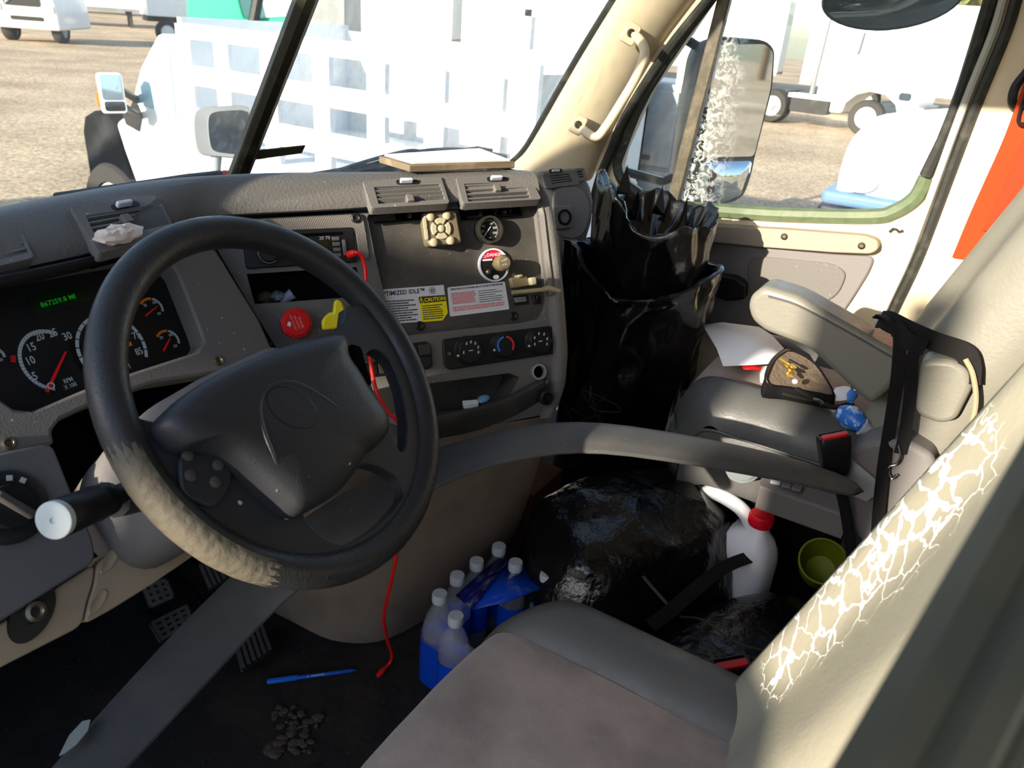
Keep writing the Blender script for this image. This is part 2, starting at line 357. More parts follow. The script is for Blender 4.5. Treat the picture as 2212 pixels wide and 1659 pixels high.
# gravel: warm stones, wheel ruts
m_grav = bpy.data.materials.new('gravel'); m_grav.use_nodes = True
def _grav():
    t = m_grav.node_tree; L = t.links.new; p = t.nodes['Principled BSDF']; p.inputs['Roughness'].default_value = .95; p.inputs['Specular IOR Level'].default_value = .1
    tc = t.nodes.new('ShaderNodeTexCoord'); v = t.nodes.new('ShaderNodeTexVoronoi'); v.inputs['Scale'].default_value = 22; L(tc.outputs['Object'], v.inputs['Vector'])
    r = t.nodes.new('ShaderNodeValToRGB'); r.color_ramp.elements[0].color = (*lin((146, 129, 108)), 1); r.color_ramp.elements[1].color = (*lin((228, 206, 176)), 1); L(v.outputs['Color'], r.inputs[0])
    n = t.nodes.new('ShaderNodeTexNoise'); n.inputs['Scale'].default_value = .35; n.inputs['Detail'].default_value = 6; L(tc.outputs['Object'], n.inputs['Vector'])
    mx = t.nodes.new('ShaderNodeMix'); mx.data_type = 'RGBA'; mx.blend_type = 'MULTIPLY'; mx.inputs['Factor'].default_value = .7
    r2 = t.nodes.new('ShaderNodeValToRGB'); r2.color_ramp.elements[0].position = .35; r2.color_ramp.elements[0].color = (.55, .5, .45, 1); r2.color_ramp.elements[1].position = .6; r2.color_ramp.elements[1].color = (1, .97, .92, 1); L(n.outputs['Fac'], r2.inputs[0])
    L(r.outputs[0], mx.inputs['A']); L(r2.outputs[0], mx.inputs['B']); L(mx.outputs['Result'], p.inputs['Base Color'])
    b = t.nodes.new('ShaderNodeBump'); b.inputs['Strength'].default_value = .5; b.inputs['Distance'].default_value = .03; nb = t.nodes.new('ShaderNodeTexNoise'); nb.inputs['Scale'].default_value = 9; nb.inputs['Detail'].default_value = 8; nb.inputs['Roughness'].default_value = .75; L(tc.outputs['Object'], nb.inputs['Vector']); L(nb.outputs['Fac'], b.inputs['Height']); L(b.outputs[0], p.inputs['Normal'])
_grav()

# ================================================================ SETTING
GZ = -1.28
m = M(); m.add([(-90, -90, GZ), (120, -90, GZ), (120, 120, GZ), (-90, 120, GZ)], [[0, 1, 2, 3]])
obj('ground', m, m_grav, kind='structure', label='tan gravel lot spread out around the parked trucks')
m = M(); m.wbox(-1.04, 1.04, -2.3, .78, -.05, 0)
floor = obj('floor', m, m_mat, kind='structure', label='black rubber cab floor scattered with dirt')
m = M(); m.wbox(-1.06, 1.06, -2.3, .22, 1.76, 1.80); obj('ceiling', m, m_cream, kind='structure')
m = M(); m.wbox(-1.04, 1.04, -2.34, -2.3, 0, 1.78); obj('wall_back', m, m_brown, kind='structure')
m = M(); m.wbox(-1.04, 1.04, .74, .80, -.3, .84); obj('wall_front', m, m_blackm, kind='structure')
m = M(); m.wbox(1.02, 1.06, -2.3, -.66, 0, 1.78); obj('wall_right', m, m_brown, kind='structure')
m = M(); m.wbox(-1.06, -1.02, -2.3, -.86, -.2, 1.78); m.wbox(-1.06, -1.02, .50, .78, -.2, .86)
obj('wall_left', m, m_cream, kind='structure')

# passenger door: panel with a window hole
DX = 1.02; FD = Fr((DX, 0, 0), (0, -1, 0), (-1, 0, 0))          # seen from inside: u runs to the rear
def dab(px, py, x=DX):
    q = AX(px, py, x); return (-q.y, q.z)
win = [(1344, 324), (1335, 362), (1349, 395), (1385, 422), (1425, 436), (1480, 447), (1600, 457), (1700, 463), (1880, 466), (1930, 455), (1975, 425), (2000, 380), (2060, 250), (2140, 0)]
wab = [dab(*p) for p in win]
wab += [(.535, 1.50), (.50, 1.58), (.40, 1.62), (.20, 1.62), (.12, 1.57)] + [dab(1534, 0), dab(1400, 194)]
door = thing('door_1', (DX, -.15, .1), 'cream and grey passenger door below the side window', None, kind='structure')
m = M(); out = [(-.30, .08), (.62, .08), (.64, .5), (.62, 1.72), (.10, 1.72), dab(1480, 0), dab(1390, 110), dab(1310, 285), dab(1287, 352), (-.33, .6)]
m.plate(FD, out, [wab], -.05, 0); obj('door_panel', m, m_cream, door)
# window rubber: a lip all round the opening
c3 = [FD.p(a, b, .004) for a, b in (wab[11:]+wab[:4])]
m = M(); m.tube(cr(c3, 3), .015, 8); obj('window_seal', m, m_rub, door, label='black rubber window seal')
low = [FD.p(*dab(px, py), .0) for px, py in [(1385, 423), (1430, 439), (1480, 449), (1600, 459), (1700, 465), (1880, 468), (1932, 458), (1978, 428), (2003, 384)]]
m = M(); m.tube(cr(low, 5), .020, 8); obj('glass_run', m, m_rubg, door, label='greenish lower window channel')
# upper armrest pad, pocket below, handle, screws
ap = [dab(*p, .985) for p in [(1470, 478), (1545, 487), (1700, 496), (1870, 509), (1898, 520), (1897, 540), (1880, 549), (1800, 546), (1640, 534), (1500, 520)]]
m = M(); m.prism(FD, rpoly(ap, .015), 0, .036); obj('armrest_pad', m, mat('door_pad', (150, 138, 122), .55, bump=GR), door, bevel=.006, label='taupe padded upper armrest')
lp = [dab(*p) for p in [(1490, 515), (1640, 532), (1800, 548), (1892, 552), (1880, 585), (1840, 650), (1800, 705), (1700, 760), (1540, 740), (1480, 640)]]
m = M(); m.prism(FD, rpoly(lp, .05), 0, .012); obj('lower_panel', m, m_grey2, door, bevel=.005, label='slate grey lower door panel')
lp = [dab(*p, 1.0) for p in [(1612, 552), (1700, 560), (1800, 570), (1830, 590), (1810, 640), (1750, 668), (1620, 650)]]
m = M(); m.prism(FD, rpoly(lp, .04), .012, .018); obj('door_pocket', m, m_dash2, door, bevel=.004)
hp = [dab(*p, .98) for p in [(1548, 592), (1590, 597), (1612, 612), (1610, 645), (1570, 650), (1546, 640)]]
m = M(); m.prism(FD, rpoly(hp, .012), .014, .05); obj('door_handle', m, m_black, door, bevel=.006, label='black inner door handle')
for px, py in [(1694, 511), (1861, 531)]:
    G = FD.at(*dab(px, py, .982), 0); m = M(); m.lathe(G, [(.009, .034), (.009, .039), (.006, .041), (.004, .0385), (.0005, .0385)], 14); obj('screw', m, m_screw, door)
m = M(); q = [FD.p(*dab(*p), .008) for p in [(1922, 500), (1930, 493), (1938, 495), (1942, 500), (1952, 497)]]; m.tube(q, .003, 6); obj('clip', m, m_black, door)
m = M(); q = [FD.p(*dab(*p), .004) for p in [(1975, 520), (1968, 545), (1935, 620), (1905, 690)]]; m.tube(cr(q, 5), .007, 8); obj('edge_bead', m, m_tan, door)
# side window: two panes and the upright between
w1 = thing('window_1', (DX+.02, -.15, .8), 'grimy passenger side window with an upright bar', None, kind='structure')
iv = lambda z: .035 - (z-.78)*.10
FG = Fr((DX+.03, 0, 0), (0, -1, 0), (-1, 0, 0))
d0 = dab(1452, 445, 1.05); d1 = dab(1570, 0, 1.05); d2 = (d1[0]+(d1[0]-d0[0])*.6, d1[1]+(d1[1]-d0[1])*.6)
m = M(); m.prism(FG, [(-.34, .7), (d0[0], .7), d0, d1, d2, (-.34, 1.7)], 0, .005); obj('vent_pane', m, m_side, w1)
m_side2 = glass('grimy_side_glass', (.012, .05), mask=(1, -d0[0]-.045, .11, .62), streak=(12, 12, 5))
m = M(); m.prism(FG, [(d0[0], .7), (.60, .7), (.60, 1.68), d2, d1, d0], 0, .005); obj('main_pane', m, m_side2, w1)
hw = .017
m = M(); m.prism(FG, [(d0[0]-hw, d0[1]-.06), (d0[0]+hw, d0[1]-.06), (d1[0]+hw, d1[1]), (d2[0]+hw, d2[1]), (d2[0]-hw, d2[1]), (d1[0]-hw, d1[1])], .006, .03); obj('upright_bar', m, mat('bronze_bar', (74, 66, 54), .5, var=(30, (110, 100, 82), .45, .8)), w1, bevel=.003)

# A pillar trim, passenger side
fe = [(1330, 0), (1250, 130), (1165, 280), (1132, 332), (1096, 362)]; re_ = [(1492, 0), (1400, 118), (1312, 285), (1287, 345), (1270, 392)]
rows = []
F0 = [AX(*p, .90) for p in fe]; R0 = [AX(*p, 1.0) for p in re_]
F0.insert(0, F0[0]*2.2-F0[1]*1.2); R0.insert(0, R0[0]*2.2-R0[1]*1.2)
for a, b in zip(F0, R0):
    mid = a*.5+b*.5 + V((-.035, -.02, .0)); rows.append([a+V((.03, .03, 0)), a, a*.75+mid*.25+V((-.01, -.008, 0)), mid, mid*.3+b*.7+V((-.012, 0, 0)), b, b+V((.03, 0, 0))])
m = M(); m.loft(rows); obj('trim_1', m, m_cream, kind='structure', label='cream windscreen pillar trim beside the passenger door', sub=1)
m = M(); m.tube(cr([a+V((.012, .012, .0)) for a in F0] + [AX(1060, 366, .86)+V((0, .02, 0))], 5), .012, 8); obj('trim_2', m, m_rub, kind='structure', label='black rubber seal along the windscreen edge of the pillar')
sl = [(1530, 0), (1440, 112), (1352, 250), (1322, 320), (1300, 372), (1288, 410), (1282, 440)]
m = M(); m.tube(cr([AX(*p, 1.0) for p in [(1545, -20)]+sl], 5), .014, 8); obj('trim_3', m, m_rub, kind='structure', label='black door seal between pillar and passenger door')
# rear (B) pillar on the passenger side
bl = [(2190, -30), (2160, 70), (2095, 230), (2010, 460), (1970, 565), (1930, 650), (1893, 730)]
B0 = [AX(*p, 1.0) for p in bl]
B0.insert(0, B0[0]+(B0[0]-B0[1])*4)
rows = []
for b in B0:
    rows.append([b+V((.03, .006, 0)), b, b+V((-.012, -.025, 0)), b+V((-.03, -.10, 0)), b+V((-.03, -.26, .02)), b+V((.02, -.40, .02))])
m = M(); m.loft(rows); obj('trim_4', m, m_cream, kind='structure', label='cream rear door pillar behind the passenger door', sub=1)
m = M(); m.tube(cr([b+V((-.006, .012, 0)) for b in B0], 4), .009, 8); obj('trim_5', m, mat('pale_seal', (176, 176, 168), .5), kind='structure', label='pale bead along the passenger door rear seal')
m = M(); m.tube(cr([b+V((-.010, -.012, 0)) for b in B0], 4), .012, 8); obj('trim_6', m, m_rub, kind='structure', label='dark bead along the rear pillar beside the pale bead')
# windscreen
w2 = thing('window_2', (0, .7, .86), 'dusty two piece windscreen above the dashboard', None, kind='structure')
cb, ct = V((0, .72, .86)), V((0, .27, 1.60)); rb_, rt = AX(1096, 372, .92)+V((.02, .05, -.03)), None
k = (F0[0]-F0[-1]).normalized(); rt = rb_ + k*((1.6-rb_.z)/k.z)
for sgn, nm, g in ((1, 'right_pane', m_windr), (-1, 'left_pane', m_wind)):
    f = lambda v: V((v.x*sgn, v.y, v.z))
    m = M(); a, b, c, d = f(cb), f(rb_), f(rt), f(ct); n = (b-a).cross(d-a).normalized()*.004
    m.add([a, b, c, d, a+n, b+n, c+n, d+n], [[0, 1, 2, 3], [7, 6, 5, 4], [0, 4, 5, 1], [1, 5, 6, 2], [2, 6, 7, 3], [3, 7, 4, 0]]); obj(nm, m, g, w2, smooth=0)
e0, e1 = AX(512, 385, 0), AX(660, 0, 0); dv = (e1-e0); e2 = e1+dv*1.2; e0 = e0-dv*.25
m = M(); m.tube([e0, e1, e2], .021, 8); obj('divider', m, mat('divider_bronze', (44, 39, 27), .45, var=(22, (92, 84, 60), .55, .85), bump=('n', 30, .3, .004)), w2, label='bronze upright dividing the windscreen')
m = M(); m.wbox(-1.06, 1.06, .16, .26, 1.6, 1.78); obj('trim_7', m, m_cream, kind='structure')
# the blurred driver's door pillar close to the lens
G0 = AD(2400, 1050, .30); G1 = AD(2090, 1659, .25)
ax = (G0-G1).normalized(); lo, hi = G1-ax*.5, G0+ax*.55
m = M(); prof = []
side = ray(2100, 1500).cross(ax).normalized()
vd = ray(2000, 1350).normalized()
if side.dot(IX) < 0: side = -side
prof = [(-.024, .03), (-.026, .004), (-.019, -.006), (-.010, -.002), (-.004, -.011), (.003, -.009), (.007, -.002), (.010, -.003), (.012, .0), (.013, .03)]
rows = [[q + side*a + vd*b for a, b in prof] for q in (lo, G1, G0, hi)]
m.loft(rows, cu=True, cap=True); obj('trim_8', m, m_seal_near, kind='structure', label='dark weatherstripped driver door pillar close in front of the seat back')
m = M(); rows = [[q + side*a + vd*b for a, b in [(.012, .012), (.014, .003), (.12, .003), (.12, .012)]] for q in (lo, G1, G0, hi)]
m.loft(rows, cu=True, cap=True); obj('trim_9', m, m_white, kind='structure', label='white painted outer skin of the driver door pillar')

# ================================================================ DASHBOARD
S = Fr((-.323, .316, .868), (.848, -.53, 0), (-.491, -.786, .375))       # face of the centre stack, turned to the driver
CF = Fr((-.6, .26, .8), (1, .03, 0), (-.03, -.83, .55))                   # face of the gauge cluster
def sp(pts, F=S, c=0): return [F.ab(x, y, c) for x, y in pts]
dash = thing('dashboard', (-.1, .5, .5), 'dark grey wraparound truck dashboard below the windscreen', 'dashboard')

# --- padded top roll
cpx = [(-260, 520), (-120, 482), (0, 455), (125, 428), (250, 405), (365, 388), (480, 378), (560, 375), (650, 374), (800, 373), (900, 371), (1000, 370), (1090, 370), (1150, 372)]
C3 = [AZ(x, y, .972) for x, y in cpx]
lpx = [(-260, 650, .27), (-120, 620, .27), (0, 594, .275), (115, 571, .285), (225, 546, .295), (330, 508, .30)]
L3 = [AY(x, y, k) for x, y, k in lpx] + [PL(x, y, S.p(0, 0, .022), S.n) for x, y in [(402, 474), (480, 468), (570, 463), (740, 455), (800, 449), (970, 439), (1080, 434), (1165, 430)]]
C3[-1] = C3[-1]+V((0, 0, 0)); rows = []
for c, l in zip(C3, L3):
    d = (l-c); h = V((d.x, d.y, 0)).normalized(); up = V((0, 0, 1))
    fwd = -h*.26
    mid = c*.48+l*.52 + (h*.6+up*.8)*.014
    rows.append([c+fwd+V((0, 0, -.085)), c+fwd*.55+V((0, 0, -.028)), c+fwd*.2+V((0, 0, -.004)), c, c*.78+l*.22+(h*.5+up*.8)*.012, mid, l*.82+c*.18+(h*.7+up*.7)*.010, l, l-h*.022+V((0, 0, -.004)), l-h*.06])
m = M(); m.loft(rows); obj('dash_pad', m, m_dash, dash, sub=1, label='grained padded dash top')
# --- passenger end of the dash
PF = Fr((.7, .33, .85), (1, -.5, 0), (-.46, -.84, .28))
q = [(1150, 372), (1195, 366), (1245, 362), (1262, 372), (1278, 405), (1285, 440), (1280, 480), (1262, 540), (1230, 620), (1150, 620), (1120, 420)]
m = M(); m.prism(PF, sp(q, PF), -.2, 0); obj('passenger_dash', m, m_dash2, dash, bevel=.012, bseg=3)
q = [(1192, 405), (1238, 402), (1258, 412), (1272, 445), (1270, 478), (1255, 512), (1225, 520), (1190, 500)]
m = M(); m.prism(PF, rpoly(sp(q, PF), .03), 0, .008); obj('glove_panel', m, m_grey2, dash, bevel=.004)
a, b = PF.ab(1212, 470); m = M(); m.prism(PF, rrect(a-.032, a+.026, b-.03, b+.03, .01), .006, .016); so_ = obj('socket_plate', m, m_wplas if False else m_grey2, dash, bevel=.003)
m = M(); m.lathe(PF.at(a, b), [(.021, .014), (.021, .02), (.016, .021), (.015, .012), (.001, .011)], 20); obj('socket', m, m_blackm, dash)

def vent(corners, slat_c, F, nsl, c=.006, open_=.5, tab=None, tab2=None, name='air_vent', mt=m_dash2, depth=.03):
    oa = sp(corners, F, c); ia = sp(slat_c, F, c)
    mm = M(); mm.plate(F, rpoly(oa, .006), [ia], c-.018, c); fr = obj(name, mm, mt, dash, bevel=.0025)
    mm = M(); mm.prism(F, ia, c-.05, c-.045); obj('duct', mm, m_hole, fr)
    A, B, Cc, D = [V((p[0], p[1], 0)) for p in ia]
    for i in range(nsl):
        t = (i+.5)/nsl; l = A.lerp(D, t); r = B.lerp(Cc, t); hh = (D-A).length/nsl
        dv = (D-A).normalized()
        pts = [F.p(*(l+dv*hh*(-.5*open_))[:2], c-.001), F.p(*(r+dv*hh*(-.5*open_))[:2], c-.001), F.p(*(r+dv*hh*.35*open_)[:2], c-.026), F.p(*(l+dv*hh*.35*open_)[:2], c-.026)]
        n = (pts[1]-pts[0]).cross(pts[2]-pts[0]).normalized()*.0016
        mm = M(); mm.add([p+n for p in pts]+[p-n for p in pts], [[0, 1, 2, 3], [7, 6, 5, 4], [0, 4, 5, 1], [1, 5, 6, 2], [2, 6, 7, 3], [3, 7, 4, 0]]); obj('slat', mm, mt, fr)
    mm = M()
    for t in (.25, .5, .75):
        x0 = A.lerp(B, t); x1 = D.lerp(Cc, t); mm.box(F.at(x0.x, x0.y), -.0012, .0012, -(x0-x1).length, 0, c-.040, c-.028)
    obj('cross_vanes', mm, m_black, fr)
    if tab:
        a, b = F.ab(*tab, c); mm = M(); mm.box(F, a-.012, a+.010, b-.003, b+.003, c, c+.009); obj('vent_tab', mm, m_cap, fr, bevel=.0015, label='pale thumb tab')
        mm = M(); mm.prism(F, rrect(a-.018, a+.022, b-.005, b+.005, .004), c-.001, c+.0012); obj('tab_slot', mm, m_black, fr)
    if tab2:
        a, b = F.ab(*tab2, c); mm = M(); mm.box(F, a-.006, a+.006, b-.010, b+.004, c-.012, c+.006); obj('aim_tab', mm, mt, fr, bevel=.001)
    return fr
def face_frame(l, c, u): n = V(u).cross(c-l); return Fr(l, u, n if n.z > 0 else -n)
VF = face_frame(PL(900, 444, S.p(0, 0, .022), S.n), AZ(890, 371, .972), (.848, -.53, 0))
vent([(783, 389), (953, 381), (972, 439), (802, 449)], [(808, 404), (950, 397), (962, 430), (818, 440)], VF, 4, tab=(878, 394), tab2=(884, 428), open_=1.5, c=.016)
vent([(984, 381), (1142, 375), (1170, 430), (1000, 439)], [(1003, 397), (1133, 391), (1146, 427), (1012, 435)], VF, 4, tab=(1072, 388), tab2=(1072, 406), open_=.45, c=.016)
VD = face_frame(AY(150, 563, .288), AZ(150, 423, .972), (1, .03, 0))
vent([(150, 445), (335, 421), (385, 505), (214, 546)], [(186, 466), (350, 441), (372, 483), (212, 522)], VD, 5, tab=(268, 445), tab2=(270, 473), open_=.55, c=.018)
vent([(-70, 490), (36, 472), (74, 556), (-50, 586)], [(-50, 512), (37, 494), (62, 544), (-36, 570)], VD, 4, open_=.6, c=.018)
vent([(1172, 374), (1243, 366), (1252, 398), (1180, 408)], [(1186, 377), (1228, 373), (1238, 391), (1194, 397)], PF, 4, c=.010, open_=.5, tab=(1199, 369))
vent([(1240, 364), (1262, 362), (1270, 388), (1250, 392)], [(1245, 367), (1256, 366), (1262, 382), (1251, 385)], PF, 3, c=.010, open_=.5)

# --- cluster bezel and gauges
hole = sp([(-150, 642), (0, 606), (180, 572), (300, 553), (362, 561), (384, 590), (432, 712), (440, 738), (425, 760), (300, 800), (180, 842), (70, 888), (30, 884), (0, 862), (-150, 830)], CF)
outer = sp([(-260, 640), (0, 585), (240, 536), (402, 478), (470, 545), (560, 690), (600, 780), (500, 800), (330, 826), (200, 872), (132, 904), (112, 930), (118, 958), (0, 986), (-260, 1040)], CF)
m = M(); m.plate(CF, outer, [hole], -.045, 0); obj('cluster_bezel', m, m_dash2, dash, bevel=.004, label='slate grey instrument bezel')
m = M(); m.prism(CF, [(a*1.02, b*1.02) for a, b in hole], -.062, -.040); face = obj('cluster_face', m, m_dial, dash, label='black gauge face')
hd = [AY(x, y, k-.008) for x, y, k in lpx] + [PL(410, 474, S.p(0, 0, .02), S.n)]
m = M(); m.loft([[p+V((0, .0, .0)), p+V((0, .01, -.012)), p+V((0, .05, -.03)), p+V((0, .07, -.035))] for p in hd]); obj('cluster_hood', m, m_black, dash, solid=.004)
GC = -.0395
def dialpos(px, py): return CF.ab(px, py, GC)
def gauge(name, cpx, rpx, t0, t1, wid, segs, nums, need, mt=m_num, vy=1.0):
    a, b = dialpos(*cpx); a2, b2 = dialpos(*rpx); r = hypot(a2-a, b2-b)
    mm = M(); F = CF.at(a, b, GC); F.v = F.v*vy; k = (t1-t0)/segs
    mm.disc(F, r*1.16, .0002, 40); g = obj(name, mm, m_dial, dash)
    mm = M()
    for i in range(segs): mm.ring(F, r-wid, r, .0004, .0012, 3, 0, 0, t0+k*i+k*.07, t0+k*(i+1)-k*.07)
    obj('scale_arc', mm, mt, g)
    for tx, (px, py), sz in nums:
        x, y = dialpos(px, py); text('numeral', tx, CF.at(0, 0, GC), sz*.86, m_num, g, x, y, .0008, sx=.78, bold=.012)
    if need:
        p = [V((*dialpos(*q), 0)) for q in need[:2]]; w = need[2]; d = (p[1]-p[0]).normalized(); e = V((-d.y, d.x, 0))*w
        mm = M(); mm.prism(CF, [(p[0]+e)[:2], (p[0]-e)[:2], (p[1]-e*.5)[:2], (p[1]+e*.5)[:2]], GC+.003, GC+.006); obj('needle', mm, m_needle, g, label='red needle')
    return g
R_ = radians
tk = gauge('tachometer', (108, 778), (40, 770), R_(5+45), R_(5+245), .0042, 30, [('5', (75, 813), .017), ('10', (65, 780), .017), ('15', (67, 751), .017), ('20', (85, 728), .017), ('25', (114, 720), .017), ('30', (145, 727), .017), ('RPM', (147, 822), .0095), ('X 100', (152, 834), .0095)], ((98, 849), (139, 762), .0021), vy=1.17)
m = M(); m.ring(CF.at(*dialpos(106, 836), GC), .003, .0045, .006, .0072, 16); obj('needle_hub', m, m_num, tk)
sk = gauge('speedometer', (243, 755), (316, 775), R_(-32), R_(205), .0042, 16, [('65', (275, 699), .016), ('75', (294, 725), .016), ('85', (300, 760), .016), ('55', (232, 700), .016), ('MPH', (268, 795), .013)], None, vy=1.12)
for i, (tx, q) in enumerate([('25', (200, 760)), ('35', (202, 735)), ('45', (212, 715))]): x, y = dialpos(*q); text('numeral', tx, CF.at(0, 0, GC), .014, m_num, sk, x, y, .0008)
m = M()
for q in [(264, 722), (275, 745)]: a, b = dialpos(*q); m.box(CF, a-.006, a+.006, b-.003, b+.003, GC, GC+.001)
obj('amber_marks', m, m_ambr, sk)
for cpx_, tips in (((327, 668), ((312, 684), (337, 664))), ((362, 738), ((350, 760), (364, 733)))):
    g = gauge('small_gauge', cpx_, (cpx_[0]+26, cpx_[1]+2), R_(-30), R_(60), .003, 6, [('100', (cpx_[0]+6, cpx_[1]-14), .007), ('50', (cpx_[0]-14, cpx_[1]-8), .007), ('150', (cpx_[0]+16, cpx_[1]+10), .006)], (*tips, .0012))
    a, b = dialpos(*cpx_); a2, b2 = dialpos(cpx_[0]+26, cpx_[1]+2); r = hypot(a2-a, b2-b); m = M(); m.ring(CF.at(a, b, GC), r-.0035, r, .0004, .0014, 10, 0, 0, R_(66), R_(135)); obj('amber_arc', m, m_ambr, g, label='amber warning band')
g = gauge('air_gauge', (-14, 772), (12, 772), R_(-20), R_(70), .003, 6, [('120', (0, 778), .006)], None)
a, b = dialpos(-14, 772); m = M(); m.ring(CF.at(a, b, GC), .018, .0235, .0004, .0014, 6, 0, 0, R_(-38), R_(-14)); obj('red_arc', m, m_red, g)
a, b = dialpos(128, 648); m = M(); m.prism(CF, rrect(a-.036, a+.036, b-.012, b+.014, .004), GC-.001, GC+.001); ld = obj('odometer_display', m, m_lcdb, dash, label='dark green odometer window')
text('digits', '867259.8 MI', CF.at(0, 0, GC), .0092, m_lcd, ld, a-.002, b-.001, .0015, bold=.01)
for px, py in [(470, 779), (17, 958)]:
    G = CF.at(*CF.ab(px, py), 0); m = M(); m.lathe(G, [(.0075, .0), (.0075, .003), (.005, .004), (.003, .001), (.0003, .001)], 12); obj('screw', m, m_screw, dash)
# panel between cluster and stack
m = M(); a = [PL(x, y, CF.p(0, 0, -.004), CF.n) for x, y in [(398, 498), (440, 600), (480, 700), (520, 800)]]
b = [PL(x, y, S.p(0, 0, -.03), S.n) for x, y in [(478, 530), (530, 620), (580, 715), (634, 812)]]
m.loft([a, [p*.5+q*.5+V((.0, .006, 0)) for p, q in zip(a, b)], b]); obj('side_cheek', m, m_dark, dash, solid=.004)

# --- centre stack plate
so_px = [(466, 534), (486, 500), (520, 474), (790, 459), (1000, 447), (1160, 436), (1196, 470), (1210, 560), (1220, 650), (1227, 760), (1222, 830), (1196, 892), (1050, 920), (900, 950), (780, 940), (690, 880), (625, 796), (540, 660)]
S2 = Fr(S.p(0, 0, -.016), S.u, S.n)
dp = [(792, 463), (1156, 440), (1168, 540), (1181, 640), (1180, 665), (1168, 688), (1130, 697), (905, 722), (872, 726), (850, 705), (832, 645), (812, 560)]
cub = sp([(533, 592), (770, 577), (786, 640), (550, 657)])
tray = sp([(868, 836), (1100, 806), (1122, 815), (1096, 866), (1000, 890), (900, 902), (864, 890)])
m = M(); m.plate(S, rpoly(sp(so_px), .012), [cub, tray, rpoly(sp(dp), .008)], -.05, 0); obj('stack_plate', m, m_dash2, dash, bevel=.005, label='slate grey centre stack face')
back = sp([(560, 520), (790, 490), (1120, 470), (1170, 560), (1196, 700), (1200, 820), (1100, 880), (760, 900), (640, 780)])
m = M(); m.prism(S, back, -.17, -.11); obj('stack_back', m, m_hole, dash)
# right shoulder of the stack: body going forward, and the bright ridge
rp = [(1166, 392), (1190, 412), (1206, 500), (1216, 590), (1224, 700), (1228, 770), (1222, 850), (1196, 900)]
rows = []
for x, y in rp:
    p = PL(x, y, S.p(0, 0, .012), S.n); o_ = S.u; rows.append([p-S.u*.030-S.n*.012, p-S.u*.026+S.n*.004, p-S.u*.010+S.n*.006, p, p-S.n*.03+S.u*.010, p-S.n*.16+S.u*.012, p-S.n*.34+S.u*.0])
m = M(); m.loft(rows); obj('stack_shoulder', m, m_dash, dash, sub=1)
m = M(); r0 = [(1152, 436), (1160, 470), (1170, 560), (1181, 642)]
rows = [[PL(x-3, y, S.p(0, 0, -.008), S.n), PL(x+6, y-4, S.p(0, 0, .014), S.n), PL(x+16, y-6, S.p(0, 0, .018), S.n), PL(x+30, y-4, S.p(0, 0, .008), S.n)] for x, y in r0]
m.loft(rows); obj('panel_ridge', m, m_dash2, dash, solid=.006, label='raised ridge beside the dark panel')
# radio surround pattern and dark accessory panel
m = M(); m.prism(S2, rpoly([(a*1.0, b) for a, b in sp(dp)], .008), -.006, .0035); obj('accessory_panel', m, m_dark, dash, label='dark recessed accessory panel')
m = M(); m.prism(S, rpoly(sp([(512, 478), (782, 463), (790, 500), (798, 560), (776, 560), (766, 500), (540, 520), (520, 540)]), .006), 0, .004); obj('radio_surround', m, mat('ribbed_plastic', (112, 106, 100), .55, bump=('w', 130, .5, .001)), dash, bevel=.0015, label='ribbed radio surround')
a0, b0 = S.ab(531, 579); a1, b1 = S.ab(764, 494)
a1 = S.ab(770, 566)[0]
m = M(); m.prism(S, rrect(a0, a1, b0-.002, b0+.056, .004), -.02, .006); rd = obj('radio', m, m_black, dash, bevel=.002, label='black car radio')
w_ = a1-a0
m = M(); m.lathe(S.at(a0+.035, b0+.02), [(.016, .005), (.016, .018), (.013, .022), (.0005, .022)], 24); obj('volume_knob', m, m_black, rd); m = M(); m.ring(S.at(a0+.035, b0+.02), .0135, .0165, .016, .0185, 20, 0, 0, 2.6, 5.4); obj('chrome_arc', m, m_steel, rd)
m = M(); m.box(S, a0+.06, a1-.045, b0+.016, b0+.036, .005, .0068); obj('radio_display', m, mat('dim_display', (46, 44, 20), .2), rd)
m = M(); m.box(S, a0+.02, a1-.02, b0+.044, b0+.049, .005, .0072); obj('disc_slot', m, m_hole, rd)
for i in range(4): m = M(); m.box(S, a1-.038, a1-.026, b0+.008+i*.009, b0+.0145+i*.009, .005, .0085); obj('radio_button', m, m_dash2, rd, bevel=.001)
m = M(); m.box(S, a1-.022, a1-.016, b0+.01, b0+.036, .005, .0085); obj('radio_button', m, m_dash2, rd, bevel=.001)
text('print', '20 70', S, .008, m_num, rd, a1-.05, b0+.040, .0065)
# cubby and tray linings
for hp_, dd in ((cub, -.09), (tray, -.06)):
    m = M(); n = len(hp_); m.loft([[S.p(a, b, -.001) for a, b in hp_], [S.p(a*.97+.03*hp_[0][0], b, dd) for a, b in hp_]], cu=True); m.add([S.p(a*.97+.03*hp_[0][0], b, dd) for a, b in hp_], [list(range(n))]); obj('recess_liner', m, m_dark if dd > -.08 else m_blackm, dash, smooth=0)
lip = [(862, 900), (900, 908), (1000, 893), (1096, 868), (1150, 838), (1185, 818)]
rows = []
for i, (x, y) in enumerate(lip):
    p = PL(x, y, S.p(0, 0, .03), S.n); dz = V((0, 0, -1)); rows.append([p-S.n*.05, p-S.n*.008+V((0, 0, .003)), p, p+dz*.012-S.n*.0, p+dz*.055-S.n*.012, p+dz*.075-S.n*.05])
m = M(); m.loft(rows); obj('tray_lip', m, m_dark, dash, sub=1, solid=.004, label='dark lip of the coin tray')
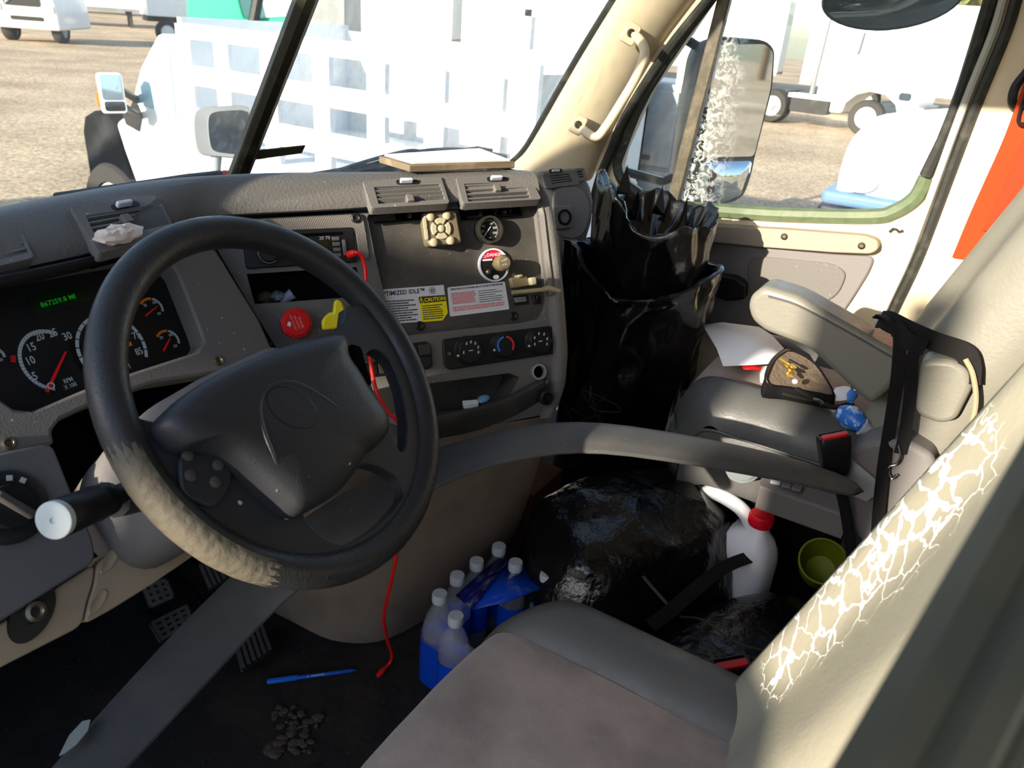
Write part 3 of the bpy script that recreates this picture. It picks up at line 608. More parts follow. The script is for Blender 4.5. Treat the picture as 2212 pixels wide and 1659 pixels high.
G = S.px(1160, 803); m = M(); m.lathe(G, [(.016, 0), (.016, .008), (.012, .009), (.0115, .002), (.0005, .001)], 22); obj('power_socket', m, m_grey2, dash); m = M(); m.ring(G, .0118, .0150, .008, .0102, 24); obj('socket_ring', m, m_greym, dash); m = M(); m.disc(G, .0112, .0022, 20); obj('socket_hole', m, m_hole, dash)
q = PL(1180, 858, S.p(0, 0, .03), S.n); G = Fr(q, S.u, S.n+V((0, 0, -.2))); m = M(); m.lathe(G, [(.015, -.01), (.015, .004), (.011, .006), (.010, -.004), (.0005, -.005)], 20); m.tube(cr([q+S.u*.0+S.v*.012, q+S.v*.03+S.n*.006, PL(1172, 820, S.p(0, 0, .006), S.n)], 5), .003, 6); obj('socket_cap', m, m_black, dash, label='black rubber socket cap')
# --- screws
for px, py in [(767, 472), (575, 743), (905, 704), (1107, 683), (878, 469), (1082, 461)]:
    Q_ = S if px in (767, 575) else S2; G = Q_.at(*Q_.ab(px, py), .003); m = M(); big = px in (878, 1082)
    m.lathe(G, [(.0045, 0), (.0045, .014), (.003, .016), (.0003, .016)] if big else [(.0085, 0), (.0085, .003), (.006, .0045), (.003, .0025), (.0003, .0025)], 12); obj('screw', m, m_screw if big else m_black, dash)
# --- radio remote keypad
k = sp([(902, 463), (973, 459), (986, 529), (914, 537)], S2); 
m = M(); m.prism(S2, rpoly(k, .008), .003, .030); kp = obj('control_keypad', m, mat('keypad_bronze', (104, 94, 76), .4, spec=.5), dash, bevel=.004, bseg=3, label='bronze keypad with round buttons')
mk = mat('keypad_buttons', (168, 158, 132), .35)
KC = S2.at(*S2.ab(952, 494, .03), .030); rr = .0185
for i in range(4): m = M(); m.ring(KC, .0085, rr, -.001, .0035, 8, 0, 0, R_(45+90*i+8), R_(135+90*i-8)); obj('arrow_button', m, mk, kp, bevel=.0012)
m = M(); m.lathe(KC, [(.0062, -.001), (.0062, .004), (.0045, .0052), (.0003, .0054)], 16); obj('round_button', m, mk, kp)
for px, py in [(929, 469), (964, 466), (936, 524), (972, 520)]:
    m = M(); m.lathe(S2.at(*S2.ab(px, py, .03), .03), [(.0072, -.001), (.0072, .004), (.005, .0056), (.0003, .006)], 16); obj('round_button', m, mk, kp)
for px, py in [(917, 482), (920, 506)]:
    a, b = S2.ab(px, py, .03); m = M(); m.prism(S2, rrect(a-.0026, a+.0026, b-.010, b+.010, .0025), .029, .033); obj('side_button', m, mk, kp)
# --- air pressure gauge
G = S2.at(*S2.ab(1055, 497, .014), .003)
m = M(); m.lathe(G, [(.0245, 0), (.0245, .020), (.0222, .0225), (.0205, .020), (.0205, .012), (.0003, .012)], 36); ag = obj('pressure_gauge', m, m_black, dash, label='round black pressure gauge')
m = M(); m.ring(G, .0208, .0246, .019, .0228, 36); obj('bezel_ring', m, m_screw, ag)
m = M(); m.disc(G, .0205, .0124, 32); obj('dial', m, m_dial, ag)
m = M()
for i in range(33):
    t = R_(215-i*8.2); e = .0035 if i % 4 == 0 else .0024; m.ring(G, .019-e, .019, .0126, .0129, 1, 0, 0, t-.022, t+.022)
obj('scale_marks', m, m_num, ag)
for tx, an in (('20', 190), ('40', 145), ('80', 62), ('100', 15), ('120', -28)): text('numeral', tx, G, .0058, m_num, ag, .0125*cos(R_(an)), .0125*sin(R_(an)), .0128)
text('numeral', 'PSI', G, .004, m_num, ag, .001, -.0145, .0128)
m = M(); m.prism(G, [(-.0135, -.0125), (-.012, -.0135), (.0045, .0055), (.0035, .0062)], .0135, .0142); obj('needle', m, m_num, ag, label='pale needle')
# --- trailer valve with its round DANGER plate
G = S2.at(*S2.ab(1065, 573, .004), .0035)
m = M(); m.lathe(G, [(.030, 0), (.030, .004), (.0003, .004)], 40); pv = obj('air_valve', m, m_black, dash, label='round DANGER plate with pull knob')
m = M(); m.ring(G, .0275, .0305, .0, .0062, 40); obj('plate_rim', m, m_cap, pv)
m = M(); n = 18; pts = [(.0272*cos(R_(28+i*124/n)), .0272*sin(R_(28+i*124/n))) for i in range(n+1)]; m.prism(G, pts, .0041, .0047); obj('red_sector', m, mat('danger_red', (190, 24, 52), .45), pv)
text('warning', '\u26a0DANGER', G, .0085, m_lab, pv, -.001, .0185, .0049, bold=.012)
m = M(); m.box(G, -.022, -.002, .0085, .0118, .0041, .0047); obj('white_bar', m, m_lab, pv)
m = M(); m.lathe(G.at(.004, .001), [(.007, .004), (.007, .018), (.0135, .021), (.0145, .027), (.0145, .038), (.011, .043), (.0003, .0435)], 28); obj('pull_knob', m, mat('knob_bronze', (110, 98, 74), .4), pv)
text('warning', 'PUSH', G.at(.004, .001), .0052, m_num, pv, 0, .004, .0437, rot=.3); text('warning', 'PULL', G.at(.004, .001), .0052, m_num, pv, 0, -.004, .0437, rot=.3)
m = M(); m.ball(G.p(-.015, -.012, .009), .0055); obj('lamp', m, m_screw, pv)
m = M(); m.prism(G, [(.006*cos(t*pi/8)+.002, .0042*sin(t*pi/8)-.022) for t in range(16)], .0041, .0048); obj('white_logo', m, m_lab, pv)
# --- the two stickers
st = [(818, 636), (829, 624), (958, 615), (961, 634), (967, 676), (956, 692), (838, 700)]
o1 = S2.ab(890, 658, .0036); m = M(); m.prism(S2, sp([(818, 636), (829, 625), (958, 615.5), (961, 637), (905, 641), (911, 695), (838, 700)], S2, .0036), .0036, .0044); s1 = obj('idle_sticker', m, m_lab, dash, label='white OPTIMIZED IDLE sticker with yellow CAUTION box')
A1 = S2.ab(822, 641, .0044); A2 = S2.ab(958, 629, .0044); rt_ = atan2(A2[1]-A1[1], A2[0]-A1[0])
m = M(); m.prism(S2, sp([(904, 643), (962, 637.5), (967, 676), (956, 692), (911, 696)], S2, .0036), .0036, .0045); obj('caution_box', m, m_ylab, s1, label='yellow CAUTION box')
m = M(); m.prism(S2, sp([(904, 643), (962, 637.5), (963.5, 650), (906, 656)], S2, .0045), .0045, .0047); obj('caution_bar', m, mat('caution_black', (48, 44, 16), .6), s1)
a, b = S2.ab(868, 632, .0045); text('heading', 'OPTIMIZED IDLE\u2122', S2, .0108, m_ink, s1, a, b, .0046, rot=rt_, sx=.95, bold=.02)
a, b = S2.ab(934, 647, .0048); text('heading', '\u26a0CAUTION:', S2, .0095, m_ylab, s1, a, b, .0049, rot=rt_, sx=.92, bold=.02)
m = M(); a, b = S2.ab(934, 627.5, .0045); m.ring(S2.at(a, b), .0052, .0060, .0044, .0047, 20); m.ring(S2.at(a, b), .0018, .0036, .0044, .0047, 6); m.prism(S2, sp([(821, 640), (823, 634), (828, 629), (829, 636)], S2, .0045), .0044, .0047); obj('idle_logo', m, m_ink, s1)
def fine(name, mt, par, quad, rows_, c, sd, fill=.55, ragged=.35):
    random.seed(sd); A, B, Cc, D = [V((*S2.ab(*q, c), 0)) for q in quad]; mm = M()
    for i in range(rows_):
        t = (i+.5)/rows_; l = A.lerp(D, t); r = B.lerp(Cc, t); d = r-l; x = 0; end = 1-random.random()*ragged; h = (D-A).length/rows_*fill*.5
        while x < end:
            w = .012+random.random()*.045; p = l+d*x; q = l+d*min(x+w, end); u = d.normalized(); n = V((-u.y, u.x, 0))*h
            mm.add([S2.p(*(p-n)[:2], c), S2.p(*(q-n)[:2], c), S2.p(*(q+n)[:2], c), S2.p(*(p+n)[:2], c)], [[0, 1, 2, 3]]); x += w+.010
    return obj(name, mm, mt, par, smooth=0, fix=False)
fine('fine_print', m_ink, s1, [(832, 649), (900, 645), (906, 692), (846, 697)], 9, .0047, 3)
fine('fine_print', m_ink, s1, [(911, 659), (958, 655), (960, 688), (915, 692)], 7, .0048, 4, .5, .2)
m = M(); m.prism(S2, rpoly(sp([(966, 621), (1090, 608), (1100, 668), (972, 684)], S2, .0036), .003), .0036, .0044); s2 = obj('release_sticker', m, m_lab, dash, label='pale sticker with pink print')
a, b = S2.ab(1030, 618.5, .0045); A1 = S2.ab(968, 626, .0044); A2 = S2.ab(1090, 613, .0044); rt2 = atan2(A2[1]-A1[1], A2[0]-A1[0])
text('heading', 'OPERATION OF 5TH WHEEL AIR ACTUATED SYSTEM RELEASE', S2, .0044, m_ink, s2, a, b-.001, .0046, rot=rt2, sx=.86, bold=.02)
fine('fine_print', m_inkr, s2, [(974, 633), (1028, 627), (1031, 652), (978, 658)], 6, .0047, 5, .8, .1)
fine('fine_print', m_ink, s2, [(1033, 627), (1090, 621), (1093, 648), (1036, 655)], 6, .0047, 6, .35, .4)
fine('fine_print', m_inkr, s2, [(977, 663), (1092, 650), (1094, 659), (979, 674)], 2, .0047, 7, .75, .05)
# --- guarded switch, lever and small switch at the panel's right
m = M(); m.prism(S2, sp([(1100, 601), (1136, 596), (1140, 618), (1105, 623)], S2, .01), .003, .016); sw = obj('guarded_switch', m, mat('bronze_dust', (128, 114, 86), .5), dash, bevel=.002, label='dusty guarded toggle switch')
m = M(); m.prism(S2, sp([(1142, 600), (1156, 598), (1158, 615), (1145, 617)], S2, .02), .003, .026); obj('toggle', m, mat('toggle_pale', (196, 186, 156), .4), sw, bevel=.003)
m = M(); m.prism(S2, sp([(1118, 594), (1128, 592), (1130, 598), (1119, 600)], S2, .02), .003, .022); obj('guard_tab', m, mat('toggle_pale2', (176, 166, 136), .4), sw, bevel=.002)
m = M(); m.tube([PL(1106, 632, S2.p(0, 0, .02), S2.n), PL(1170, 626, S2.p(0, 0, .026), S2.n), PL(1184, 622, S2.p(0, 0, .03), S2.n), PL(1210, 629, S2.p(0, 0, .034), S2.n)], [.004, .004, .006, .004], 8); obj('bracket', m, mat('bracket_dust', (150, 136, 104), .5), sw)
m = M(); m.prism(S2, sp([(1107, 640), (1138, 637), (1141, 656), (1111, 660)], S2, .004), .003, .0075); sl_ = obj('switch_label', m, m_black, dash, label='black switch plate with faint print')
fine('fine_print', m_num, sl_, [(1109, 643), (1136, 640), (1138, 651), (1112, 654)], 4, .0078, 8, .5, .05)
m = M(); m.prism(S2, sp([(1148, 640), (1164, 638), (1166, 656), (1151, 658)], S2, .004), .003, .010); m.prism(S2, sp([(1155, 638), (1161, 637), (1162, 648), (1157, 649)], S2, .012), .010, .018); obj('rocker', m, m_black, sl_, bevel=.002)
# --- heater controls
ck = [(953, 733), (1186, 704), (1199, 710), (1202, 763), (968, 799), (957, 790)]
m = M(); m.prism(S, rpoly(sp(ck), .007), 0, .006); hc = obj('heater_panel', m, m_black, dash, bevel=.002, label='black heater control plate')
for i, (px, py, r) in enumerate([(1013, 757, .0245), (1088, 746, .0225), (1163, 737, .0235)]):
    G = S.at(*S.ab(px, py, .012), .004); m = M(); m.lathe(G, [(r*1.08, 0), (r*1.08, .003), (r, .005), (r*.94, .016), (r*.86, .018), (r*.84, .0165), (.0003, .0165)], 32); kn = obj('heater_knob', m, m_black, hc)
    if i == 1:
        m = M(); m.ring(G, r*.62, r*.78, .0166, .0172, 12, 0, 0, R_(100), R_(215)); obj('blue_arc', m, mat('cold_blue', (40, 120, 205), .5), kn); m = M(); m.ring(G, r*.62, r*.78, .0166, .0172, 12, 0, 0, R_(-35), R_(80)); obj('red_arc', m, mat('hot_red', (205, 50, 44), .5), kn)
    else:
        m = M()
        for t in ((200, 150, 100, 55, 10, -30) if i else (190, 120, 85, 50, 15, -20)):
            q = (r*.6*cos(R_(t)), r*.6*sin(R_(t))); m.box(G.at(*q), -.0009, .0016, -.0020, .0020, .0166, .0171); m.box(G.at(q[0]+.0012, q[1]+.0022), -.001, .001, -.001, .001, .0166, .0171)
        m.box(G, -.004, .004, -.001, .001, .0166, .0171); obj('knob_icons', m, m_num, kn)
    m = M(); m.lathe(G.at(-r*.98, -r*.28, .012), [(.0022, 0), (.0022, .003), (.0003, .0035)], 8); obj('pointer_dot', m, m_num, kn)
for px, py in [(968, 764), (1188, 735)]: m = M(); m.lathe(S.at(*S.ab(px, py), .006), [(.004, 0), (.003, .002), (.0003, .002)], 10); obj('screw', m, m_screw, hc)
# --- switch bank half hidden by the wheel
m = M(); m.prism(S, rpoly(sp([(770, 760), (920, 737), (930, 745), (934, 790), (925, 797), (790, 817), (778, 808)]), .008), 0, .004); sb = obj('switch_bank', m, m_black, dash, bevel=.002, label='black switch bank behind the steering wheel')
A, B, Cc, D = [V((*S.ab(*q), 0)) for q in [(776, 762), (928, 740), (932, 792), (786, 814)]]
for i in range(5):
    for j in range(2):
        u0, u1, v0, v1 = i/5+.012, (i+1)/5-.012, j/2+.03, (j+1)/2-.03; f = lambda u, v: tuple((A.lerp(B, u)).lerp(D.lerp(Cc, u), v)[:2])
        m = M(); m.prism(S, [f(u0, v0), f(u1, v0), f(u1, v1), f(u0, v1)], .003, .0085); obj('rocker_switch', m, m_black if (i+j) % 2 else m_dark, sb, bevel=.0012)
# --- brake valves
G = S.at(*S.ab(641, 698, .03), .0); r = .0255
m = M(); oct_ = [(r*cos(R_(22.5+45*i+8)), r*sin(R_(22.5+45*i+8))) for i in range(8)]
m.cyl(G, .009, 0, .016); m.prism(G, oct_, .014, .030); m.prism(G, [(a*.86, b*.86) for a, b in oct_], .030, .0325); rk = obj('trailer_brake_knob', m, m_red, dash, bevel=.002, label='red octagonal trailer air knob')
for i, tx in enumerate(('TRAILER', 'AIR SUPPLY', 'PUSH TO SUPPLY')): text('print', tx, G, .0052-.0008*i, mat('knob_print', (236, 150, 150), .5), rk, .006-.006*i, .001, .0328, rot=R_(-75))
m = M(); m.prism(G, [(-.016, -.002), (-.011, -.005), (-.009, .001), (-.013, .004)], .0325, .033); obj('knob_logo', m, m_lab, rk)
G = S.at(*S.ab(722, 684, .03), .0)
m = M(); m.cyl(G, .008, 0, .016); pr = []
m.prism(G, [(-.020, -.020), (.018, -.020), (.022, .0), (.016, .024), (.009, .028), (.004, .024), (.0, .006), (-.012, .004), (-.020, -.006)], .016, .028); obj('parking_brake_knob', m, m_yel, dash, bevel=.003, label='yellow parking brake knob')

# --- knee panel with the light switch, tan panel below
KF = Fr(AD(25, 1095, 1.0), (1, .05, 0), (.05, -.86, .50))
m = M(); m.prism(KF, rpoly(sp([(-200, 1040), (0, 978), (113, 957), (150, 1050), (203, 1168), (207, 1214), (0, 1344), (-200, 1450)], KF), .01), -.03, 0); obj('knee_panel', m, m_col, dash, bevel=.005, label='grey knee panel left of the column')
G = KF.px(14, 1097); m = M(); m.lathe(G, [(.040, 0), (.040, .006), (.037, .008), (.024, .008), (.023, .018), (.0003, .019)], 36); ls = obj('light_switch', m, m_black, dash, label='round black headlight switch'); m = M(); m.box(G.at(0, 0, 0, R_(120)), -.022, .022, -.005, .005, .018, .028); obj('switch_grip', m, m_dark, ls, bevel=.003)
m = M()
for t in (100, 65, 40): m.box(G.at(.031*cos(R_(t)), .031*sin(R_(t)), 0, R_(t)), -.003, .003, -.003, .003, .008, .0086)
obj('switch_icons', m, m_num, ls)
for q in ([(-200, 1455), (0, 1349), (206, 1216), (202, 1260), (188, 1300), (178, 1352), (0, 1443), (-200, 1560)], [(209, 1214), (262, 1186), (330, 1165), (440, 1118), (500, 1150), (420, 1200), (330, 1262), (240, 1318), (181, 1350), (192, 1300), (206, 1258)]):
    m = M(); m.prism(KF, rpoly(sp(q, KF, -.012), .01), -.05, -.012); obj('lower_panel', m, m_tan, dash, bevel=.008, bseg=3, label='tan lower dash panel')
G = KF.at(*KF.ab(70, 1322, -.01), -.014, .65); m = M(); m.lathe(G, [(.030, 0), (.028, .006), (.012, .007), (.010, .012), (.0003, .013)], 28, sx=1.15, sy=.72); fn = obj('foot_vent', m, m_black, dash, label='black foot air nozzle'); m = M(); m.lathe(G, [(.011, .006), (.011, .014), (.007, .016), (.004, .012), (.0003, .012)], 18); obj('nozzle_cap', m, m_screw, fn)
for px, py in [(237, 1212), (212, 1300)]: G = KF.at(*KF.ab(px, py, -.01), -.013, .5); m = M(); m.lathe(G, [(.012, 0), (.010, .003), (.006, .002), (.0003, .0005)], 14, sx=1.5, sy=.6); obj('panel_clip', m, m_tan, dash)
# --- console below the stack down to the floor
top = [AZ(x, y, .50) for x, y in [(560, 1010), (700, 1010), (860, 990), (1000, 960), (1120, 930), (1192, 900)]]
top = [PL(x, y, S.p(0, 0, .0), S.n) for x, y in [(700, 900), (800, 930), (930, 945), (1060, 918), (1190, 890)]]
fl = [V((-.25, .52, .02)), V((-.245, .36, .02)), V((-.225, .225, .02)), V((-.12, .14, .02)), V((.21, .10, .02))]
rows = []
for k in range(7):
    t = k/6; rows.append([a.lerp(b, t)+S.n*.02*sin(pi*t) for a, b in zip(top, fl)]+[a.lerp(b, t) for a, b in zip([top[-1]+V((.06, .10, 0)), top[-1]+V((.10, .45, 0))], [fl[-1]+V((.06, .10, 0)), fl[-1]+V((.10, .5, 0))])])
rows = [[q for q in cr(r, 5)] for r in rows]
m = M(); m.loft(rows); obj('console_side', m, m_tang, dash, label='dusty taupe engine cover below the stack', smooth=60)
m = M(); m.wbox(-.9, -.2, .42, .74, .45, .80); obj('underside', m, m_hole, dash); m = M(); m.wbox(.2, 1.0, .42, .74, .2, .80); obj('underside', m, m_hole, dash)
text_off = None

# ================================================================ STEERING
g_, a_ = .88689418, -.103138
Wn = V((sin(a_)*-sin(g_), -sin(g_)*cos(a_), cos(g_)))
WC = V((-.5563, -.0288, .8144)); WF = Fr(WC, (cos(a_), -sin(a_), 0), Wn)
wheel = thing('steering_wheel', WC, 'large black steering wheel with worn rim and plain hub', 'steering wheel')
RM, rr = .2095, .0195
pts = [WF.p(RM*cos(2*pi*i/96), RM*sin(2*pi*i/96)) for i in range(96)]
m = M(); m.tube(pts, rr, 16, closed=True, up=Wn); rim = obj('rim', m, m_rim, wheel)
wa = lambda x, y, c=0: WF.ab(x, y, c)
def ang(x, y): a, b = wa(x, y); return atan2(b, a)
# worn patch of the rim: a flaking skin on the lower left
t0, t1 = ang(232, 960), ang(600, 1235)
if t0 < 0: t0 += 2*pi
if t1 < 0: t1 += 2*pi
rows = []; n = 90; random.seed(3)
for i in range(n+1):
    t = t0+(t1-t0)*i/n; e = min(1, min(i, n-i)/14); row = []
    for j in range(15):
        ph = radians(-75 + 150*j/14)+.35; r2 = rr*(.975+.04*e+.022*e*NZ.noise(V((t*14, ph*3, 2)))+.012*e*NZ.noise(V((t*40, ph*8, 5))))
        row.append(WF.p((RM+r2*cos(ph))*cos(t), (RM+r2*cos(ph))*sin(t), r2*sin(ph)))
    rows.append(row)
m = M(); m.loft(rows); obj('worn_patch', m, m_rimw, wheel, label='cracked and flaking rim leather')
# spoke plate
tA, tB = ang(262, 893), ang(800, 655)
if tA < 0: tA += 2*pi
arc = [(RM*cos(tA+(tB+2*pi-tA)*i/40), RM*sin(tA+(tB+2*pi-tA)*i/40)) for i in range(41)]
outer = arc + [wa(x, y) for x, y in [(742, 668), (738, 700), (705, 722), (560, 770), (405, 855), (345, 922), (305, 912)]]
h1 = [wa(x, y) for x, y in [(778, 772), (800, 757), (832, 776), (858, 840), (872, 920), (868, 972), (858, 985), (838, 945), (828, 905), (798, 850)]]
h2 = [wa(x, y) for x, y in [(640, 1108), (722, 1062), (772, 1004), (812, 1012), (855, 1038), (866, 1075), (828, 1122), (780, 1160), (735, 1180), (700, 1172), (664, 1142)]]
m = M(); m.plate(WF, outer, [rpoly(h1, .012), rpoly(h2, .014)], -.012, .008); obj('spokes', m, m_hub, wheel, bevel=.006, bseg=3)
ho = [(345, 918), (372, 878), (430, 830), (520, 784), (620, 747), (722, 722), (745, 735), (750, 768), (772, 802), (802, 852), (834, 897), (838, 935), (815, 965), (788, 985), (774, 1010), (735, 1062), (690, 1092), (642, 1112), (600, 1080), (510, 1000), (472, 976), (425, 966), (386, 964)]
hab = cr2([wa(x, y, .03) for x, y in ho], 4); cxy = wa(610, 905, .03)
rows = []
for s_, c in ((1.0, .004), (1.0, .022), (.985, .032), (.95, .040), (.88, .046), (.72, .050), (.4, .0515), (.02, .052)):
    rows.append([WF.p(cxy[0]+(a-cxy[0])*s_, cxy[1]+(b-cxy[1])*s_, c) for a, b in hab])
m = M(); m.loft(rows, cu=True, cap=True); obj('hub_cover', m, m_hub, wheel, label='black padded hub cover')
e = []
for i in range(48):
    t = 2*pi*i/48; e.append(V((*wa(630+54*cos(t)+10*sin(t), 881+44*sin(t)+12*cos(t), .051), 0)))
m = M(); m.tube([WF.p(p.x, p.y, .0505) for p in e], .0016, 6, closed=True); obj('emblem_ring', m, m_black, wheel)
cre = cr([V((*wa(x, y, .05), 0)) for x, y in [(618, 1052), (604, 1008), (575, 945), (560, 885), (572, 846), (608, 827), (655, 834), (735, 885), (790, 925), (822, 943)]], 6); N = len(cre)
m = M(); m.tube([WF.p(p.x, p.y, .0495-.016*max(0, (i/N-.72)/.28)**1.5-.014*max(0, (.2-i/N)/.2)**1.5) for i, p in enumerate(cre)], .0030, 8); obj('hub_crease', m, m_hub, wheel)
bp = [wa(x, y, .012) for x, y in [(386, 980), (440, 978), (485, 995), (503, 1022), (497, 1055), (475, 1088), (455, 1098), (395, 1072), (386, 1040)]]
m = M(); m.prism(WF, rpoly(bp, .01), .004, .014); bpod = obj('button_pod', m, m_hub, wheel, bevel=.003)
for px, py in [(405, 984), (410, 1028), (464, 1042), (470, 1005)]: m = M(); m.lathe(WF.at(*wa(px, py, .014), .013), [(.0062, 0), (.0062, .003), (.004, .0045), (.0003, .0045)], 14); obj('wheel_button', m, m_dark, wheel)
m = M(); m.prism(WF, rpoly([wa(x, y, .01) for x, y in [(750, 745), (775, 752), (785, 790), (800, 835), (782, 832), (762, 795)]], .006), .004, .016); obj('missing_pod_socket', m, m_hole, wheel, bevel=.002)
# column
colm = thing('steering_column', WF.p(0, 0, -.3), 'grey steering column shroud behind the wheel hub', 'steering column')
rows = []
for c, w_, h_, oy in ((-.045, .06, .055, 0), (-.06, .095, .07, -.003), (-.11, .13, .078, -.010), (-.17, .145, .08, -.018), (-.24, .15, .075, -.025), (-.32, .13, .06, -.02)):
    rows.append([WF.p(a, b+oy, c) for a, b in rrect(-w_, w_, -h_, h_, min(w_, h_)*.6, 5)])
m = M(); m.loft(rows, cu=True, cap=True); obj('shroud', m, m_col, colm, smooth=50)
m = M(); m.cyl(WF, .034, -.05, 0, 20); obj('shaft', m, m_blackm, colm)
p0, p1, p2, p3 = AD(121, 1122, .80), AD(208, 1087, .845), AD(245, 1072, .87), AD(330, 1040, .92)
ax = (p0-p1).normalized(); LF = Fr(p1, V((0, 0, 1)).cross(ax), ax); ln = (p0-p1).length
m = M(); m.lathe(LF, [(.0145, -.004), (.0175, .0), (.018, ln-.006), (.0165, ln)], 26); lev = obj('shift_lever', m, m_black, colm, label='black stalk lever with pale end cap')
m = M(); m.lathe(LF, [(.0172, ln-.003), (.0172, ln+.0035), (.0155, ln+.0045), (.003, ln+.0045), (.002, ln+.003), (.0002, ln+.003)], 28); obj('end_cap', m, mat('lever_cap', (176, 184, 184), .4), lev, label='pale round end cap')
m = M(); m.tube([p1, p2, p3], [.0125, .010, .012], 12); m.lathe(LF, [(.0135, -.022), (.0165, -.018), (.0165, -.010), (.0135, -.006)], 20); obj('lever_arm', m, m_black, lev)
m = M(); q = [AD(x, y, .9) for x, y in [(240, 1052), (278, 1040), (300, 1090), (262, 1105)]]; m.tube([AD(250, 1085, .885), AD(300, 1075, .92)], .016, 10); obj('stalk_boot', m, m_dark, colm)

# ================================================================ SEATS
from mathutils import noise as NZ
def crack_mat():
    m = mat('cracked_leather', (152, 147, 130), .42, spec=.4, bump=[('v', 180, .2, .001), ('n', 12, .25, .006)]); t = m.node_tree; L = t.links.new; p = t.nodes['Principled BSDF']
    tc = t.nodes.new('ShaderNodeTexCoord'); nz = t.nodes.new('ShaderNodeTexNoise'); nz.inputs['Scale'].default_value = 60; L(tc.outputs['Object'], nz.inputs['Vector'])
    ad = t.nodes.new('ShaderNodeVectorMath'); ad.operation = 'MULTIPLY_ADD'; ad.inputs[1].default_value = (.02, .02, .02); L(nz.outputs['Color'], ad.inputs[0]); L(tc.outputs['Object'], ad.inputs[2])
    v = t.nodes.new('ShaderNodeTexVoronoi'); v.feature = 'DISTANCE_TO_EDGE'; v.inputs['Scale'].default_value = 34; L(ad.outputs[0], v.inputs['Vector'])
    acc = None
    for c, r in CRACKS:
        d = t.nodes.new('ShaderNodeVectorMath'); d.operation = 'DISTANCE'; L(tc.outputs['Object'], d.inputs[0]); d.inputs[1].default_value = c
        g = t.nodes.new('ShaderNodeMapRange'); g.inputs['From Min'].default_value = 0; g.inputs['From Max'].default_value = r; g.inputs['To Min'].default_value = .17; g.inputs['To Max'].default_value = -.06; L(d.outputs['Value'], g.inputs['Value'])
        if acc is None: acc = g.outputs[0]
        else:
            mx = t.nodes.new('ShaderNodeMath'); mx.operation = 'MAXIMUM'; L(acc, mx.inputs[0]); L(g.outputs[0], mx.inputs[1]); acc = mx.outputs[0]
    n2 = t.nodes.new('ShaderNodeTexNoise'); n2.inputs['Scale'].default_value = 28; L(tc.outputs['Object'], n2.inputs['Vector'])
    mu = t.nodes.new('ShaderNodeMath'); mu.operation = 'MULTIPLY'; L(acc, mu.inputs[0]); L(n2.outputs['Fac'], mu.inputs[1])
    lt = t.nodes.new('ShaderNodeMath'); lt.operation = 'LESS_THAN'; L(v.outputs['Distance'], lt.inputs[0]); L(mu.outputs[0], lt.inputs[1])
    mx = t.nodes.new('ShaderNodeMix'); mx.data_type = 'RGBA'; mx.inputs['A'].default_value = p.inputs['Base Color'].default_value; mx.inputs['B'].default_value = (*lin((250, 246, 232)), 1); L(lt.outputs[0], mx.inputs['Factor']); L(mx.outputs['Result'], p.inputs['Base Color'])
    return m
def grid(xs, ys, f): return [[f(x, y) for x in xs] for y in ys]
def lerp(a, b, t): return a+(b-a)*t
def ss(a, b, x): t = max(0, min(1, (x-a)/(b-a))); return t*t*(3-2*t)

